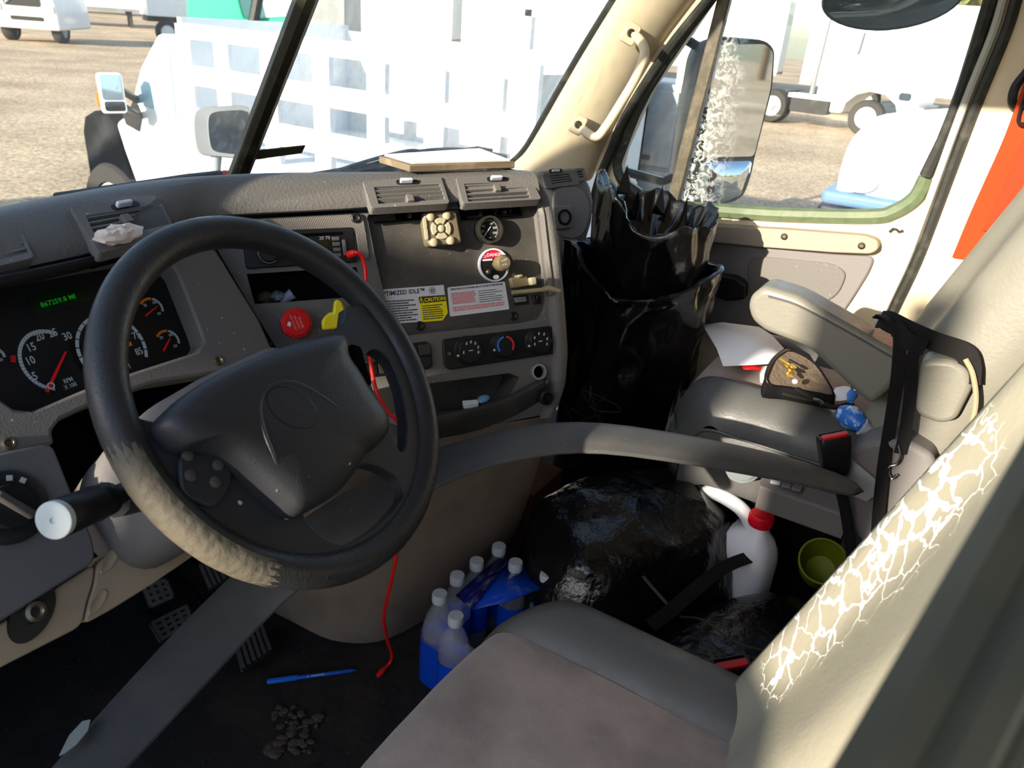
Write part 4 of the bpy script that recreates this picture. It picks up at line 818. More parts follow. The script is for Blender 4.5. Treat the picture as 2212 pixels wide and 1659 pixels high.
def seat(name, label, x0, x1, yf, yr, zc, mats, back, tilt=.0):
    """cushion with two leather side rolls and a fabric middle, and a reclined back"""
    lea, fab, bk = mats
    root = thing(name, ((x0+x1)/2, (yf+yr)/2, zc-.2), label, 'seat')
    wr = .135                                                     # width of a side roll
    def zt(y): return zc + tilt*(y-yf)*-1 - .10*max(0, (y-(yf-.07))/.07)**2.2
    ysr = [yf+.004, yf, yf-.012, yf-.03, yf-.05, yf-.08, yf-.14, yf-.22, yf-.30, yf-.38, yr]
    nx = 14
    fx0, fx1 = x0+wr, x1-wr
    def fz(x, y):
        w = (x-fx0)/(fx1-fx0); wv = .004*NZ.noise(V((x*9, y*9, 3)))+.003*NZ.noise(V((x*22, y*18, 7)))
        return V((x, y, zt(y) + .010*sin(pi*w) - .006*(1-min(1, min(w, 1-w)*8)) + wv))
    xs = [lerp(fx0, fx1, i/nx) for i in range(nx+1)]
    rows = grid(xs, ysr, fz)
    rows.insert(0, [V((x, yf-.01, zc-.17)) for x in xs])
    m = M(); m.loft(rows); obj('seat_cushion', m, fab, root, sub=1, smooth=80, label='grey fabric seat cushion')
    for s_ in (0, 1):
        xe, xi = (x0, fx0) if s_ == 0 else (x1, fx1); d = 1 if s_ == 0 else -1
        prof = [(xi, -.008), (xi-d*.012, .008), (xi-d*.035, .020), (xi-d*.06, .022), (xi-d*.09, .012), (xi-d*.115, -.008), (xi-d*.130, -.035), (xi-d*.138, -.065)]
        rows = []
        for y in ysr:
            rows.append([V((x, y-(0.0 if k < 2 else .012*(k-1)*(1 if y > yf-.1 else .35)), zt(y)+dz*(1 if y < yf-.05 else .6))) for k, (x, dz) in enumerate(prof)])
        rows.insert(0, [V((x, yf-.03-(.010*k), zc-.17)) for k, (x, dz) in enumerate(prof)])
        m = M(); m.loft(rows); obj('side_roll', m, lea, root, sub=2, smooth=80, label='dark leather side roll')
        side = []
        for y in ysr[2:]:
            e = V((xe+d*.002-d*.003, y-.06*(1 if y > yf-.1 else .42), zt(y)-.062)); side.append([e, e+V((-d*.004, 0, -.012)), e+V((-d*.002, 0, -.08)), e+V((d*.012, 0, -.14))])
        m = M(); m.loft(side); obj('side_skirt', m, lea, root, sub=1, smooth=80)
        pts = [r[0]+V((-d*.003, 0, .002)) for r in side]
        m = M(); m.tube(cr(pts, 4), .0035, 6); obj('piping', m, lea, root)
    m = M(); m.wbox(x0+.03, x1-.03, yr+.02, yf-.06, zc-.22, zc-.10); obj('seat_pan', m, m_blackm, root)
    m = M(); m.wbox(x0+.15, x1-.08, yr+.05, yf-.12, .0, zc-.21); obj('suspension_base', m, m_blackm, root)
    # back
    rows = []; zs = [zc-.08+(back['top']-zc+.08)*i/14 for i in range(15)]
    for i, z in enumerate(zs):
        yc = back['y0'] - back['k']*(z-back['z0']); row = []
        tp = 1-.9*max(0, (i-11)/3)**2*.5; hw = (x1-x0)/2*back.get('w', 1)*(1-.10*(i/14)); xc = (x0+x1)/2+back.get('dx', 0)
        for j in range(17):
            w = -1+2*j/16; bul = back['bol'][0 if w < 0 else 1]*ss(.42, .80, abs(w)) - .11*ss(back.get('e', .80), 1.0, abs(w))**2 + .012*(1-w*w) - back.get('wing', 0)*max(0, -.2-w)
            row.append(V((xc+w*hw, yc+bul*tp, z)))
        for j in range(16, -1, -1):
            w = -1+2*j/16; row.append(V((xc+w*hw*.97, yc-back['th']*(1 if i < 13 else .7), z+.01)))
        rows.append(row)
    m = M(); m.loft(rows, cu=True, cap=True); obj('backrest', m, bk, root, sub=1, smooth=70, label='leather covered backrest')
    return root
CRACKS = [((-.36, -.672, .79), .15), ((-.36, -.70, .86), .12), ((-.37, -.645, .70), .12), ((-.37, -.60, .605), .085), ((-.38, -.61, .585), .07)]
m_crack = crack_mat()
ds = seat('bucket_seat', 'driver seat with grey fabric cushion and cracked leather back', -.845, -.272, -.205, -.66, .475, (m_leatherd, m_fabric, m_crack), dict(top=1.36, y0=-.625, z0=.57, k=.33, bol=(.0, .040), th=.13, dx=.035, w=.87, e=.90, wing=.14))
ps = seat('bucket_seat', 'grey leather passenger seat beneath the side window', .345, .86, -.175, -.64, .535, (m_leatherd, m_fabric, m_leather), dict(top=1.30, y0=-.600, z0=.57, k=.36, bol=(.035, .045), th=.13), tilt=.0)

# --- parts only the passenger seat shows
XF = Fr((.335, 0, 0), (0, -1, 0), (-1, 0, 0))
def xab(px, py, x=.335): q = AX(px, py, x); return (-q.y, q.z)
q = [xab(*p) for p in [(1614, 662), (1620, 640), (1648, 618), (1722, 640), (1946, 768), (1940, 826), (1882, 880), (1745, 752), (1650, 716), (1622, 692)]]
m = M(); m.prism(XF, rpoly(q, .02, 5), -.085, 0); arm = obj('armrest', m, m_leather, ps, bevel=.016, bseg=4, label='padded grey leather armrest')
m = M(); m.tube(cr([XF.p(*xab(*p), .0005) for p in [(1660, 640), (1724, 660), (1830, 716), (1938, 778)]], 4), .0022, 6); obj('stitching', m, m_leatherd, arm)
q = [xab(*p, .33) for p in [(1990, 772), (2060, 775), (2094, 795), (2104, 830), (2066, 905), (2030, 912), (1975, 890)]]
m = M(); m.prism(Fr((.33, 0, 0), (0, -1, 0), (-1, 0, 0)), rpoly(q, .02, 5), -.05, .012); obj('armrest_pivot', m, m_leather, ps, bevel=.01, bseg=3)
q = [xab(*p, .30) for p in [(1832, 985), (1850, 962), (1895, 950), (1955, 950), (2015, 985), (2024, 1015), (1985, 1085), (1925, 1150), (1870, 1180), (1836, 1150)]]
XR = Fr((.30, 0, 0), (0, -1, 0), (-1, 0, 0)); m = M(); m.prism(XR, rpoly(q, .03, 5), -.08, 0); rc = obj('recliner_cover', m, m_grey2, ps, bevel=.012, bseg=3, label='slate recliner cover')
q = [xab(*p, .29) for p in [(1838, 990), (1892, 1035), (1890, 1070), (1872, 1082), (1832, 1066), (1826, 1010)]]; m = M(); m.prism(Fr((.292, 0, 0), (0, -1, 0), (-1, 0, 0)), q, 0, .004); obj('cover_plate', m, m_greym, rc)
tp_ = [AX(*p, .33) for p in [(1640, 1032), (1700, 1020), (1780, 1042), (1842, 1064), (1836, 1112), (1820, 1106), (1740, 1080), (1650, 1046)]]
bt = [AX(*p, .31) for p in [(1636, 1052), (1740, 1092), (1826, 1122)]]
m = M(); a = [AX(*p, .36) for p in [(1645, 1018), (1760, 1040), (1850, 1066)]]; b = [AX(*p, .30) for p in [(1642, 1050), (1745, 1086), (1832, 1116)]]
m.loft([[p+V((.05, 0, -.05)) for p in a], a, b, [p+V((0, 0, -.055)) for p in b], [p+V((.05, 0, -.06)) for p in b]]); stm = obj('side_trim', m, m_grey2, ps, bevel=.004, label='slate side trim with seat switches')
XA = Fr((.30, 0, 0), (0, -1, 0), (-1, 0, 0)); q = [xab(*p, .30) for p in [(1560, 1006), (1600, 1006), (1642, 1016), (1640, 1030), (1625, 1042), (1600, 1046), (1575, 1036)]]
mq = M(); mq.prism(XA, rpoly(q, .008), -.03, 0); mq.prism(XA, [(p_[0]*.0+sum(w[0] for w in q)/7+(p_[0]-sum(w[0] for w in q)/7)*.7, sum(w[1] for w in q)/7+(p_[1]-sum(w[1] for w in q)/7)*.6) for p_ in q], 0, .003); obj('adjuster_paddle', mq, mat('cloudy_plastic', (104, 110, 114), .3), ps, bevel=.003, label='cloudy grey plastic adjuster paddle')
nrm = (a[2]-a[0]).cross(b[0]-a[0]).normalized(); nrm = nrm if nrm.z > 0 else -nrm
TF = Fr((a[0]+b[0])*.5, a[2]-a[0], nrm)
for i, (px, py) in enumerate([(1677, 1040), (1700, 1048), (1722, 1055)]):
    c_ = PL(px, py, TF.o, TF.n)-TF.o; x, y = c_.dot(TF.u), c_.dot(TF.v); m = M(); m.box(TF, x-.010, x+.010, y-.012, y+.012, -.002, .005); obj('seat_switch', m, m_cap if i == 0 else m_grey2, stm, bevel=.002, label='pale seat switch' if i == 0 else None)

def buckle(pts, label, tint=1):
    """pts: top centre, bottom centre of the housing, strap points below"""
    t, b = pts[0], pts[1]; ax = (t-b).normalized(); F = Fr(b, V((IX.x, IX.y, 0)), ax); F = Fr(b, F.u, ax); h = (t-b).length
    r = thing('seat_belt_buckle', pts[-1], label, 'buckle')
    m = M(); rows = []
    for c, w, d in ((0, .021, .010), (.012, .025, .013), (h*.7, .028, .016), (h-.004, .0285, .016), (h, .027, .014)): rows.append([F.p(x, y, c) for x, y in rrect(-w, w, -d, d, .007, 3)])
    m.loft(rows, cu=True, cap=True); obj('housing', m, m_black, r, smooth=50)
    m = M(); m.prism(F, rrect(-.024, .024, -.013, .002, .005), h-.002, h+.004); obj('release_button', m, m_red, r, bevel=.0015, label='red release button')
    m = M(); m.box(F, -.022, .022, .004, .010, h-.004, h+.0012); obj('slot', m, m_hole, r)
    m = M(); m.tube(cr([b+ax*.01]+pts[2:], 5), .011, 10, flat=.5); obj('stalk', m, m_strap, r)
    return r
buckle([AX(1800, 940, .255), AX(1806, 1025, .262), AX(1826, 1100, .27), AX(1838, 1185, .28), AX(1846, 1260, .30)], 'black buckle with red button beside the passenger seat')
buckle([AX(1578, 1432, -.215), AX(1596, 1550, -.205), AX(1612, 1600, -.21), AX(1640, 1690, -.22)], 'black buckle with red button beside the driver seat')

# --- straps hooked round the armrest
def ribbon(m, pts, wid, wv, th=.0015):
    P = cr(pts, 6); rows = []
    for i, p in enumerate(P):
        t = (P[min(i+1, len(P)-1)]-P[max(i-1, 0)]).normalized(); w = (V(wv)-t*V(wv).dot(t)).normalized(); n = t.cross(w)*th
        rows.append([p-w*wid/2-n, p+w*wid/2-n, p+w*wid/2+n, p-w*wid/2+n])
    return m.loft(rows, cu=True, cap=True)
X = lambda px, py, x=.318: AX(px, py, x)
m = M(); ribbon(m, [X(1898, 688, .40), X(1912, 684, .36), X(1942, 715, .322), X(1940, 800), X(1926, 900), X(1910, 1000, .29), X(1900, 1090, .285), X(1894, 1165, .28)], .022, (.25, -1, 0)); 
st1 = thing('webbing_strap', X(1894, 1165, .28), 'long black strap hanging from the armrest to the floor', 'strap'); obj('strap_band', m, m_strap, st1)
m = M(); ribbon(m, [X(1990, 735, .34), X(1972, 770, .316), X(1966, 850), X(1956, 930, .30), X(1944, 980, .29)], .020, (.25, -1, 0))
st2 = thing('webbing_strap', X(1944, 980, .29), 'short black strap with steel hook hanging beside the armrest', 'strap'); obj('strap_band', m, m_strap, st2)
m = M(); m.tube(cr([X(1942, 962, .29), X(1946, 985, .285), X(1938, 1002, .285), X(1922, 1008, .285), X(1918, 1022, .285), X(1926, 1034, .285), X(1938, 1026, .285)], 5), .0026, 7); obj('hook', m, m_steel, st2, label='bent steel hook')
m = M(); ribbon(m, [X(1900, 690, .40), X(1920, 692, .36), X(1960, 712, .33), X(2020, 738, .325), X(2080, 760, .325), X(2096, 790, .325), X(2096, 830, .32)], .034, (0, -.3, 1)); ribbon(m, [X(1930, 700, .33), X(1960, 735, .315), X(2000, 752, .315)], .03, (0, -.3, 1))
st3 = thing('webbing_strap', X(2096, 830, .32), 'wide black strap wrapped over the rear of the armrest', 'strap'); obj('strap_band', m, m_strap, st3)
m = M(); m.tube(cr([X(2086, 776, .32), X(2102, 810, .31), X(2108, 870, .305), X(2092, 940, .30), X(2066, 1010, .29), X(2036, 1085, .28)], 6), .0045, 8); obj('cord', m, mat('tan_cord', (150, 134, 108), .8), None, label='thin tan cord falling behind the armrest straps', cat='cord')

# --- orange seat belt on the rear pillar
def BP(px, py): return PL(px, py, (.955, -.68, 1.0), (-1, .35, 0))
bel = thing('seat_belt', BP(2150, 450), 'bright orange seat belt hanging on the rear pillar', 'seat belt')
m = M(); ribbon(m, [BP(2280, 60), BP(2232, 200), BP(2195, 300), BP(2152, 395), BP(2118, 470), BP(2080, 560)], .048, (.3, -1, .3)); obj('webbing', m, m_orange, bel, label='orange belt webbing')
m = M(); ribbon(m, [BP(2290, 140)+V((.01, -.01, 0)), BP(2222, 300)+V((.01, -.01, 0)), BP(2170, 420)+V((.01, -.01, 0)), BP(2130, 500)+V((.01, -.01, 0))], .040, (.5, -1, .1)); obj('webbing', m, mat('orange_webbing_dark', (190, 60, 30), .75), bel)
m = M(); m.tube(cr([BP(2222, 150), BP(2192, 190), BP(2188, 225), BP(2212, 240)], 5), .009, 8); obj('latch_plate', m, m_black, bel, label='black belt latch')
m = M(); m.tube(cr([BP(2222, 185)-V((.02, 0, 0)), BP(2206, 230)-V((.02, 0, 0)), BP(2200, 262)-V((.02, 0, 0)), BP(2216, 268)-V((.02, 0, 0))], 4), .004, 6); obj('latch_tongue', m, m_black, bel)

# --- grab handle on the windscreen pillar
gh = thing('grab_handle', AX(1290, 270, .88), 'cream grab handle bolted to the windscreen pillar', 'handle')
hp = lambda px, py, x: AX(px, py, x)
path = [hp(1362, 72, .885), hp(1383, 88, .872), hp(1392, 118, .865), hp(1372, 170, .862), hp(1340, 225, .862), hp(1310, 272, .862), hp(1288, 296, .866), hp(1265, 285, .876), hp(1250, 270, .888)]
m = M(); m.tube(cr(path, 6), .0125, 12); obj('handle_bar', m, m_cream, gh)
for px, py in ((1362, 72), (1248, 269)):
    c = hp(px, py, .874); ax = (hp(1362, 72, .872)-hp(1248, 269, .886)).normalized(); F = Fr(c, ax, V((-.8, -.55, .1)))
    m = M(); m.prism(F, rrect(-.026, .026, -.020, .020, .008), -.012, .006); mt_ = obj('mount', m, m_cream, gh, bevel=.003)
    m = M(); m.lathe(F, [(.0105, .006), (.0105, .0075), (.007, .008), (.006, .0065), (.0003, .0065)], 16); obj('bolt', m, m_screw, gh, label='dark bolt head')

# ================================================================ LOOSE THINGS
# curved grey trim strip lying across the cab
tpx = [(60, 1705, .30), (105, 1659, .30), (195, 1554, .305), (344, 1391, .33), (485, 1247, .37), (600, 1150, .42), (740, 1056, .49), (870, 992, .555), (945, 963, .59), (1020, 940, .61), (1110, 919, .625), (1200, 907, .63), (1300, 908, .63), (1420, 924, .62), (1600, 958, .595), (1740, 993, .565), (1876, 1046, .535)]
bpx = [(190, 1705), (239, 1655), (320, 1570), (462, 1420), (590, 1282), (680, 1212), (800, 1130), (890, 1062), (945, 1024), (1030, 990), (1115, 968), (1200, 954), (1300, 952), (1425, 968), (1600, 998), (1740, 1024), (1876, 1062)]
rows = []
for (x, y, z), (bx, by) in zip(tpx, bpx):
    a, b = AZ(x, y, z), AZ(bx, by, z); w = (b-a); w.normalize()
    rows.append([a+V((0, 0, -.012)), a, a.lerp(b, .25)+V((0, 0, .004)), a.lerp(b, .75)+V((0, 0, .003)), b, b+w*.004+V((0, 0, -.004)), b+w*.016+V((0, 0, -.006)), b+w*.018+V((0, 0, -.016)), b+V((0, 0, -.012))])
m = M(); m.loft(rows, cu=True, cap=True); strip = obj('trim_strip', m, mat('strip_plastic', (72, 72, 72), .55, spec=.35, bump=('n', 500, .1, .001), var=(8, (88, 85, 82), .45, .75), spots=(150, (120, 116, 110), .77)), None, sub=1, smooth=50, label='long curved grey trim strip lying across the cab', cat='trim strip')
q = [AZ(x, y, .318) for x, y in [(128, 1634), (150, 1590), (178, 1560), (196, 1556), (190, 1580), (165, 1610), (140, 1628)]]
m = M(); m.add([p for p in q]+[p+V((0, 0, .002)) for p in q], [list(range(7))[::-1], list(range(7, 14))]+[[i, (i+1) % 7, 7+(i+1) % 7, 7+i] for i in range(7)]); obj('paint_chip', m, mat('pale_paint', (150, 156, 150), .6), None, label='pale flake stuck on the driver end of the trim strip', cat='flake')

def wrinkle(p, sc, amp, sd=0): 
    q = V(p)*sc+V((sd, sd*1.7, -sd)); return amp*(.6*(1-abs(NZ.noise(q))*2.2)+.4*NZ.noise(q*2.3)+.22*NZ.noise(q*5.1))
# tall black bag in the passenger footwell
bc = AZ(1384, 560, .70); e1 = AZ(1551, 580, .70); R1 = .185
bc = V((bc.x, bc.y, 0)); bagA = thing('trash_bag', (bc.x, bc.y, .005), 'tall open black trash bag standing before the passenger seat', 'bag')
rows = []; n = 84
for i in range(34):
    t = i/33; z = .005+.705*t; row = []
    for j in range(n):
        a = 2*pi*j/n; d = V((cos(a), sin(a), 0)); r = R1*(.80+.20*t**.8)*(1-.10*cos(2*a+.6)*.5)
        p = bc+d*r+V((0, 0, z)); amp = .012+.012*t; r += wrinkle((cos(a)*.6, sin(a)*.6, z*1.2), 4.5, amp, 2)
        front = d.dot(V((-.85, -.5, 0)).normalized()); zz = z - .055*ss(.2, 1, front)*t**6 + .02*sin(3*a+1)*t**5
        row.append(bc+d*r+V((0, 0, zz)))
    rows.append(row)
for k, (dr, dz) in enumerate([(.004, .010), (-.004, .014), (-.012, .006), (-.02, -.03), (-.03, -.12)]):
    rows.append([p+(V((p.x-bc.x, p.y-bc.y, 0)).normalized())*dr+V((0, 0, dz)) for p in rows[33]])
m = M(); m.loft(rows, cu=True); obj('outer_bag', m, m_bag, bagA, smooth=80)
# inner bag standing out of it
rows = []; ic = bc+(AZ(1402, 500, .80)-AZ(1388, 500, .80))*1.0
for i in range(20):
    t = i/19; z = .52+.315*t; row = []
    for j in range(n):
        a = 2*pi*j/n; d = V((cos(a), sin(a), 0)); r = .128*(1-.12*cos(2*a+.6)*.5)*(1+.12*t)
        lft = d.dot(V((-.45, .89, 0))); fr_ = d.dot(V((-.85, -.5, 0)).normalized())
        zz = z + t**3*(.055*ss(.3, 1, lft) - .03*ss(.2, 1, fr_)+.012*sin(5*a)*t)
        r += wrinkle((cos(a)*.5, sin(a)*.5, z), 5.5, .016, 9)
        row.append(ic+d*r+V((0, 0, zz)))
    rows.append(row)
last = rows[-1]; random.seed(11)
for dr, dz in [(-.002, .004), (-.006, .002), (-.012, -.012), (-.03, -.05), (-.06, -.08)]:
    rows.append([p+V((p.x-ic.x, p.y-ic.y, 0)).normalized()*(dr+.010*NZ.noise(V((k*.5, dr*60, 1))))+V((0, 0, dz+.014*NZ.noise(V((k*.35, dr*40, 5))))) for k, p in enumerate(last)])
rows.append([ic+V(((p.x-ic.x)*.2, (p.y-ic.y)*.2, .70)) for p in last])
m = M(); m.loft(rows, cu=True, cap=True); obj('inner_bag', m, m_bag, bagA, smooth=80, label='glossy black liner standing out of the bag')
m = M()
for k in range(9):
    p = last[(k*9+3) % n]; q = p.lerp(ic+V((0, 0, p.z)), .25+.3*random.random()); b = q+V((0, 0, -.05)); w = V((random.uniform(-1, 1), random.uniform(-1, 1), 0)).normalized()*.02
    m.add([b-w, b+w, q+V((0, 0, .02+.012*random.random())), b+V((.012, .01, 0))], [[0, 1, 2], [1, 3, 2], [3, 0, 2]])
obj('crumpled_folds', m, m_bag, bagA, smooth=0, fix=False, kind='stuff')

# black vinyl bag slumped on the floor
def mound(name, label, c, rx, ry, h, rot, mt, seed, top=(0, 0), amp=.022, cat='bag', sc=6, parts=None, n=72, k=36, sq=2.4):
    root = thing(name, (c[0], c[1], .005), label, cat); rows = []
    for i in range(k+1):
        t = i/k; row = []
        for j in range(n):
            a = 2*pi*j/n; ca, sa = cos(a), sin(a); q = (abs(ca)**sq+abs(sa)**sq)**(-1/sq)
            prof = (1-t**2.6)**.5 if t < 1 else 0
            x, y = ca*q*rx*prof, sa*q*ry*prof; z = h*(1-(1-t)**1.5)
            X_, Y_ = x*cos(rot)-y*sin(rot)+top[0]*t, x*sin(rot)+y*cos(rot)+top[1]*t
            p = V((c[0]+X_, c[1]+Y_, .006+z)); d = V((ca, sa, .6)).normalized(); w = wrinkle(p, sc, amp, seed)*min(1, t*6)
            p += d*w; p.z = max(.004, p.z); row.append(p)
        rows.append(row)
    m = M(); m.loft(rows, cu=True, cap=True); return root, obj('bag_skin', m, mt, root, smooth=80)
bagB, skB = mound('floor_bag', 'bulky shiny black bag on the floor by the bottles', (.215, -.215), .27, .185, .315, radians(-28), m_vinyl, 4, top=(.055, .02), amp=.036, sc=5.2)
m = M(); pth = [AZ(x, y, z) for x, y, z in [(1240, 1128, .26), (1262, 1142, .27), (1310, 1145, .27), (1325, 1165, .26), (1362, 1210, .25), (1400, 1258, .24), (1448, 1312, .22)]]; m.tube(cr(pth, 6), .0035, 6); obj('zip_cord', m, m_dark, bagB, label='grey zip cord across the bag')
bagC, skC = mound('floor_bag', 'flat black vinyl bag lying between the two seats', (.115, -.515), .25, .135, .205, radians(-26), m_vinyl, 15, top=(.0, .0), amp=.010, sc=5, sq=2.8)
m = M(); ribbon(m, [AZ(x, y, z) for x, y, z in [(1405, 1352, .27), (1450, 1318, .275), (1520, 1258, .27), (1580, 1218, .26), (1660, 1192, .22), (1680, 1190, .17)]], .026, (.4, .8, .3)); obj('shoulder_strap', m, m_strap, bagC, label='black shoulder strap')
m = M(); m.tube(cr([AZ(x, y, .232) for x, y in [(1468, 1332), (1520, 1340), (1590, 1388), (1680, 1412)]], 6), .0022, 6); obj('seam', m, m_dark, bagC)

# white jug
jc = AZ(1650, 1098, .345); jd = (AZ(1545, 1040, .345)-jc); jd.z = 0; jl = jd.length; JF = Fr((jc.x, jc.y, .005), jd, (0, 0, 1))
jug = thing('jug', JF.o, 'white plastic jug with red cap behind the black floor bag', 'jug')
rows = []
for c, a0_, a1_, w_ in ((0, -.046, .14, .046), (.006, -.05, .145, .050), (.22, -.05, .145, .050), (.245, -.045, .14, .046), (.268, -.035, .055, .035), (.284, -.022, .024, .022), (.300, -.019, .019, .019), (.310, -.019, .019, .019)):
    rows.append([JF.p(a, b, c) for a, b in rrect(a0_, a1_, -w_, w_, min(w_, (a1_-a0_)/2)*.75, 5)])
m = M(); m.loft(rows, cu=True, cap=True); obj('jug_body', m, m_wplas, jug, smooth=60)
m = M(); m.tube(cr([JF.p(.013, 0, .284), JF.p(.045, 0, .309), JF.p(.09, 0, .315), JF.p(.13, 0, .309), JF.p(.143, 0, .284), JF.p(.137, 0, .24)], 6), .0160, 14, flat=1.0); obj('jug_handle', m, m_wplas, jug)
m = M(); m.lathe(JF, [(.024, .300), (.0248, .302), (.0248, .322), (.0235, .326), (.0003, .3265)], 26)
for i in range(26): t = 2*pi*i/26; m.box(JF.at(.0248*cos(t), .0248*sin(t), 0, t), -.0005, .0012, -.0014, .0014, .304, .322)
obj('jug_cap', m, m_redcap, jug, label='red screw cap')

# water bottles in their blue pack
bt = thing('water_bottle', AZ(950, 1284, .215)*1, 'placeholder', 'bottle'); b0 = AZ(950, 1284, .215); WL[bt.name] = V((b0.x, b0.y, .005)); bt.location = WL[bt.name]
BF = Fr((b0.x, b0.y, .005), (1, 0, 0), (0, 0, 1))
m = M(); m.lathe(BF, [(.022, 0), (.030, .004), (.0315, .014), (.0305, .03), (.0315, .04), (.0305, .06), (.0315, .075), (.0315, .12), (.030, .135), (.024, .160), (.016, .178), (.0125, .188), (.0125, .198)], 24); obj('bottle_body', m, m_pet, bt, smooth=60)
m = M(); m.lathe(BF, [(.0319, .045), (.0319, .112)], 24, cap=False); obj('bottle_label', m, m_bluep, bt, smooth=60, label='blue paper label')
m = M(); m.lathe(BF, [(.0148, .194), (.0150, .196), (.0150, .210), (.0138, .2135), (.0003, .2137)], 20); obj('bottle_cap', m, m_cap, bt, label='white screw cap')
spots_ = [((988, 1244), 'second water bottle from the wheel side along the console'), ((1030, 1213), 'third water bottle from the wheel side along the console'), ((1078, 1181), 'far water bottle standing highest at the dark corner of the pack'), ((1114, 1216), 'water bottle behind the navy wrap beside the far bottle'), ((1182, 1241), 'lone water bottle at the black bag end of the pack'), ((985, 1332), 'water bottle half hidden at the front of the seat cushion')]
bt['label'] = 'nearest water bottle to the red cable in the pack'; bt['group'] = 'water bottles in the shrink wrapped pack'
for (px, py), lb in spots_:
    q = AZ(px, py, .215); copy_tree(bt, (q.x, q.y, .005), lb)
o1, o2, o3, o4 = [AZ(x, y, .215) for x, y in [(950, 1284), (1078, 1181), (1182, 1241), (1040, 1380)]]
ux = (o2-o1).normalized(); uy = V((ux.y, -ux.x, 0)); wr_ = thing('bottle_wrap', (o1+o3)*.5-V((0, 0, .21)), 'blue shrink wrap around the pack of water bottles', 'wrap')
L_ = (o2-o1).length; D_ = .165; cpt = lambda a, b, z: V((o1.x, o1.y, 0))+ux*a+uy*b+V((0, 0, z))
oa = rrect(-.036, L_+.036, -.036, D_+.036, .036, 5)
m = M(); m.loft([[cpt(a, b, z) for a, b in oa] for z in (.006, .06, .115)], cu=True); obj('blue_band', m, m_bluep, wr_, smooth=60, fix=True, label='bright blue printed band')
m = M(); m.loft([[cpt(a, b, .115) for a, b in oa], [cpt((a-L_/2)*.93+L_/2, (b-D_/2)*.93+D_/2, .165) for a, b in oa]], cu=True); obj('clear_film', m, m_shrink, wr_, smooth=60)
zq = .196
lpn = [AZ(x, y, zq) for x, y in [(984, 1286), (1076, 1206), (1098, 1212), (1020, 1316)]]; m = M(); m.loft([[lpn[0], lpn[0].lerp(lpn[1], .5)+V((0, 0, .003)), lpn[1]], [lpn[3], lpn[3].lerp(lpn[2], .5)+V((0, 0, .005)), lpn[2]]]); obj('navy_panel', m, m_navy, wr_, solid=.001, label='navy printed wrap panel')
lpn = [AZ(x, y, zq-.003) for x, y in [(1076, 1206), (1128, 1212), (1190, 1262), (1098, 1300), (1020, 1316)]]; m = M(); m.add(lpn, [[0, 1, 2, 3, 4]]); obj('blue_panel', m, m_bluep, wr_, solid=.001)

# blue pen, red cable, mud, pedals
pa, pb = AZ(576, 1473, .006), AZ(771, 1447, .006); PF2 = Fr(pa, V((0, 0, 1)), pb-pa); pl_ = (pb-pa).length
pen = thing('pen', pa, 'blue ballpoint pen lying on the dark floor', 'pen')
m = M(); m.lathe(PF2, [(.0032, .05), (.0042, .052), (.0042, pl_-.016), (.0036, pl_-.012), (.0012, pl_-.001), (.0004, pl_)], 12); obj('pen_barrel', m, m_bluepen, pen)
m = M(); m.lathe(PF2, [(.0030, 0), (.0052, .002), (.0052, .056), (.0044, .058)], 12); m.box(PF2, .0048, .0066, -.0014, .0014, .004, .060); obj('pen_cap', m, mat('pen_cap_blue', (30, 110, 214), .3), pen)
PT = Fr(pa.lerp(pb, .58), pb-pa, V((CAM-pa).normalized())); m = M(); random.seed(2)
for k in range(13):
    if k not in (1, 9): x = -.024+k*.0038; m.box(PT, x, x+.0024, -.0012+random.uniform(-.0003, .0003), .0013, .0040, .0046)
obj('pen_print', m, m_lab, pen)
cab = [PL(x, y, S.p(0, 0, c), S.n) for x, y, c in [(752, 551, .012), (768, 546, .024), (780, 552, .024), (788, 576, .022), (790, 604, .024), (792, 660, .03), (796, 740, .03), (803, 800, .03), (815, 850, .045), (838, 890, .055), (862, 915, .055), (872, 960, .06), (868, 1040, .06)]]
cab += [AZ(860, 1120, .40), AZ(855, 1205, .32), AZ(842, 1270, .25), AZ(829, 1330, .17), AZ(836, 1380, .09), AZ(846, 1410, .04), AZ(843, 1430, .015), AZ(828, 1447, .008)]
cbl = thing('audio_cable', cab[-1], 'red audio cable hanging from the radio to the floor', 'cable')
m = M(); m.tube(cr(cab, 6), .0034, 8); obj('cable_wire', m, m_redc, cbl)
m = M(); m.tube([cab[0], cab[0].lerp(cab[1], .5), cab[1]], [.0062, .0068, .005], 10); obj('plug', m, m_redc, cbl); m = M(); e_ = (cab[-1]-cab[-2]).normalized(); m.tube([cab[-1]-e_*.004, cab[-1]+e_*.004, cab[-1]+e_*.018], [.0045, .0065, .005], 10); obj('plug', m, m_redc, cbl)
random.seed(5); mc = AZ(640, 1590, .01); root = thing('mud_clump', mc, 'crusted dried mud clump on the floor below the pen', 'mud'); m = M()
for k in range(70):
    px, py = random.choice([(630, 1560), (650, 1600), (670, 1550), (600, 1610), (640, 1585), (615, 1545)]); q = AZ(px+random.uniform(-22, 22), py+random.uniform(-22, 22), .008); s_ = random.uniform(.003, .012); m.ball(q-V((0, 0, .005)), s_, s_*random.uniform(.5, 1.6), s_*random.uniform(.25, .6), F=Fr((0, 0, 0), (random.uniform(-1, 1), random.uniform(-1, 1), .01), (.1, .1, 1)), seg=6, rings=4)
obj('crust', m, m_dirt, root, kind='stuff')
m = M()
for k in range(120):
    px, py = random.uniform(100, 900), random.uniform(1300, 1655); q = AZ(px, py, .003); s_ = random.uniform(.0008, .0020); m.ball(q, s_, s_*.8, s_*.6, seg=5, rings=3)
obj('floor_grit', m, m_dirt, None, kind='stuff', label='fine grit scattered over the rubber floor', cat='grit')
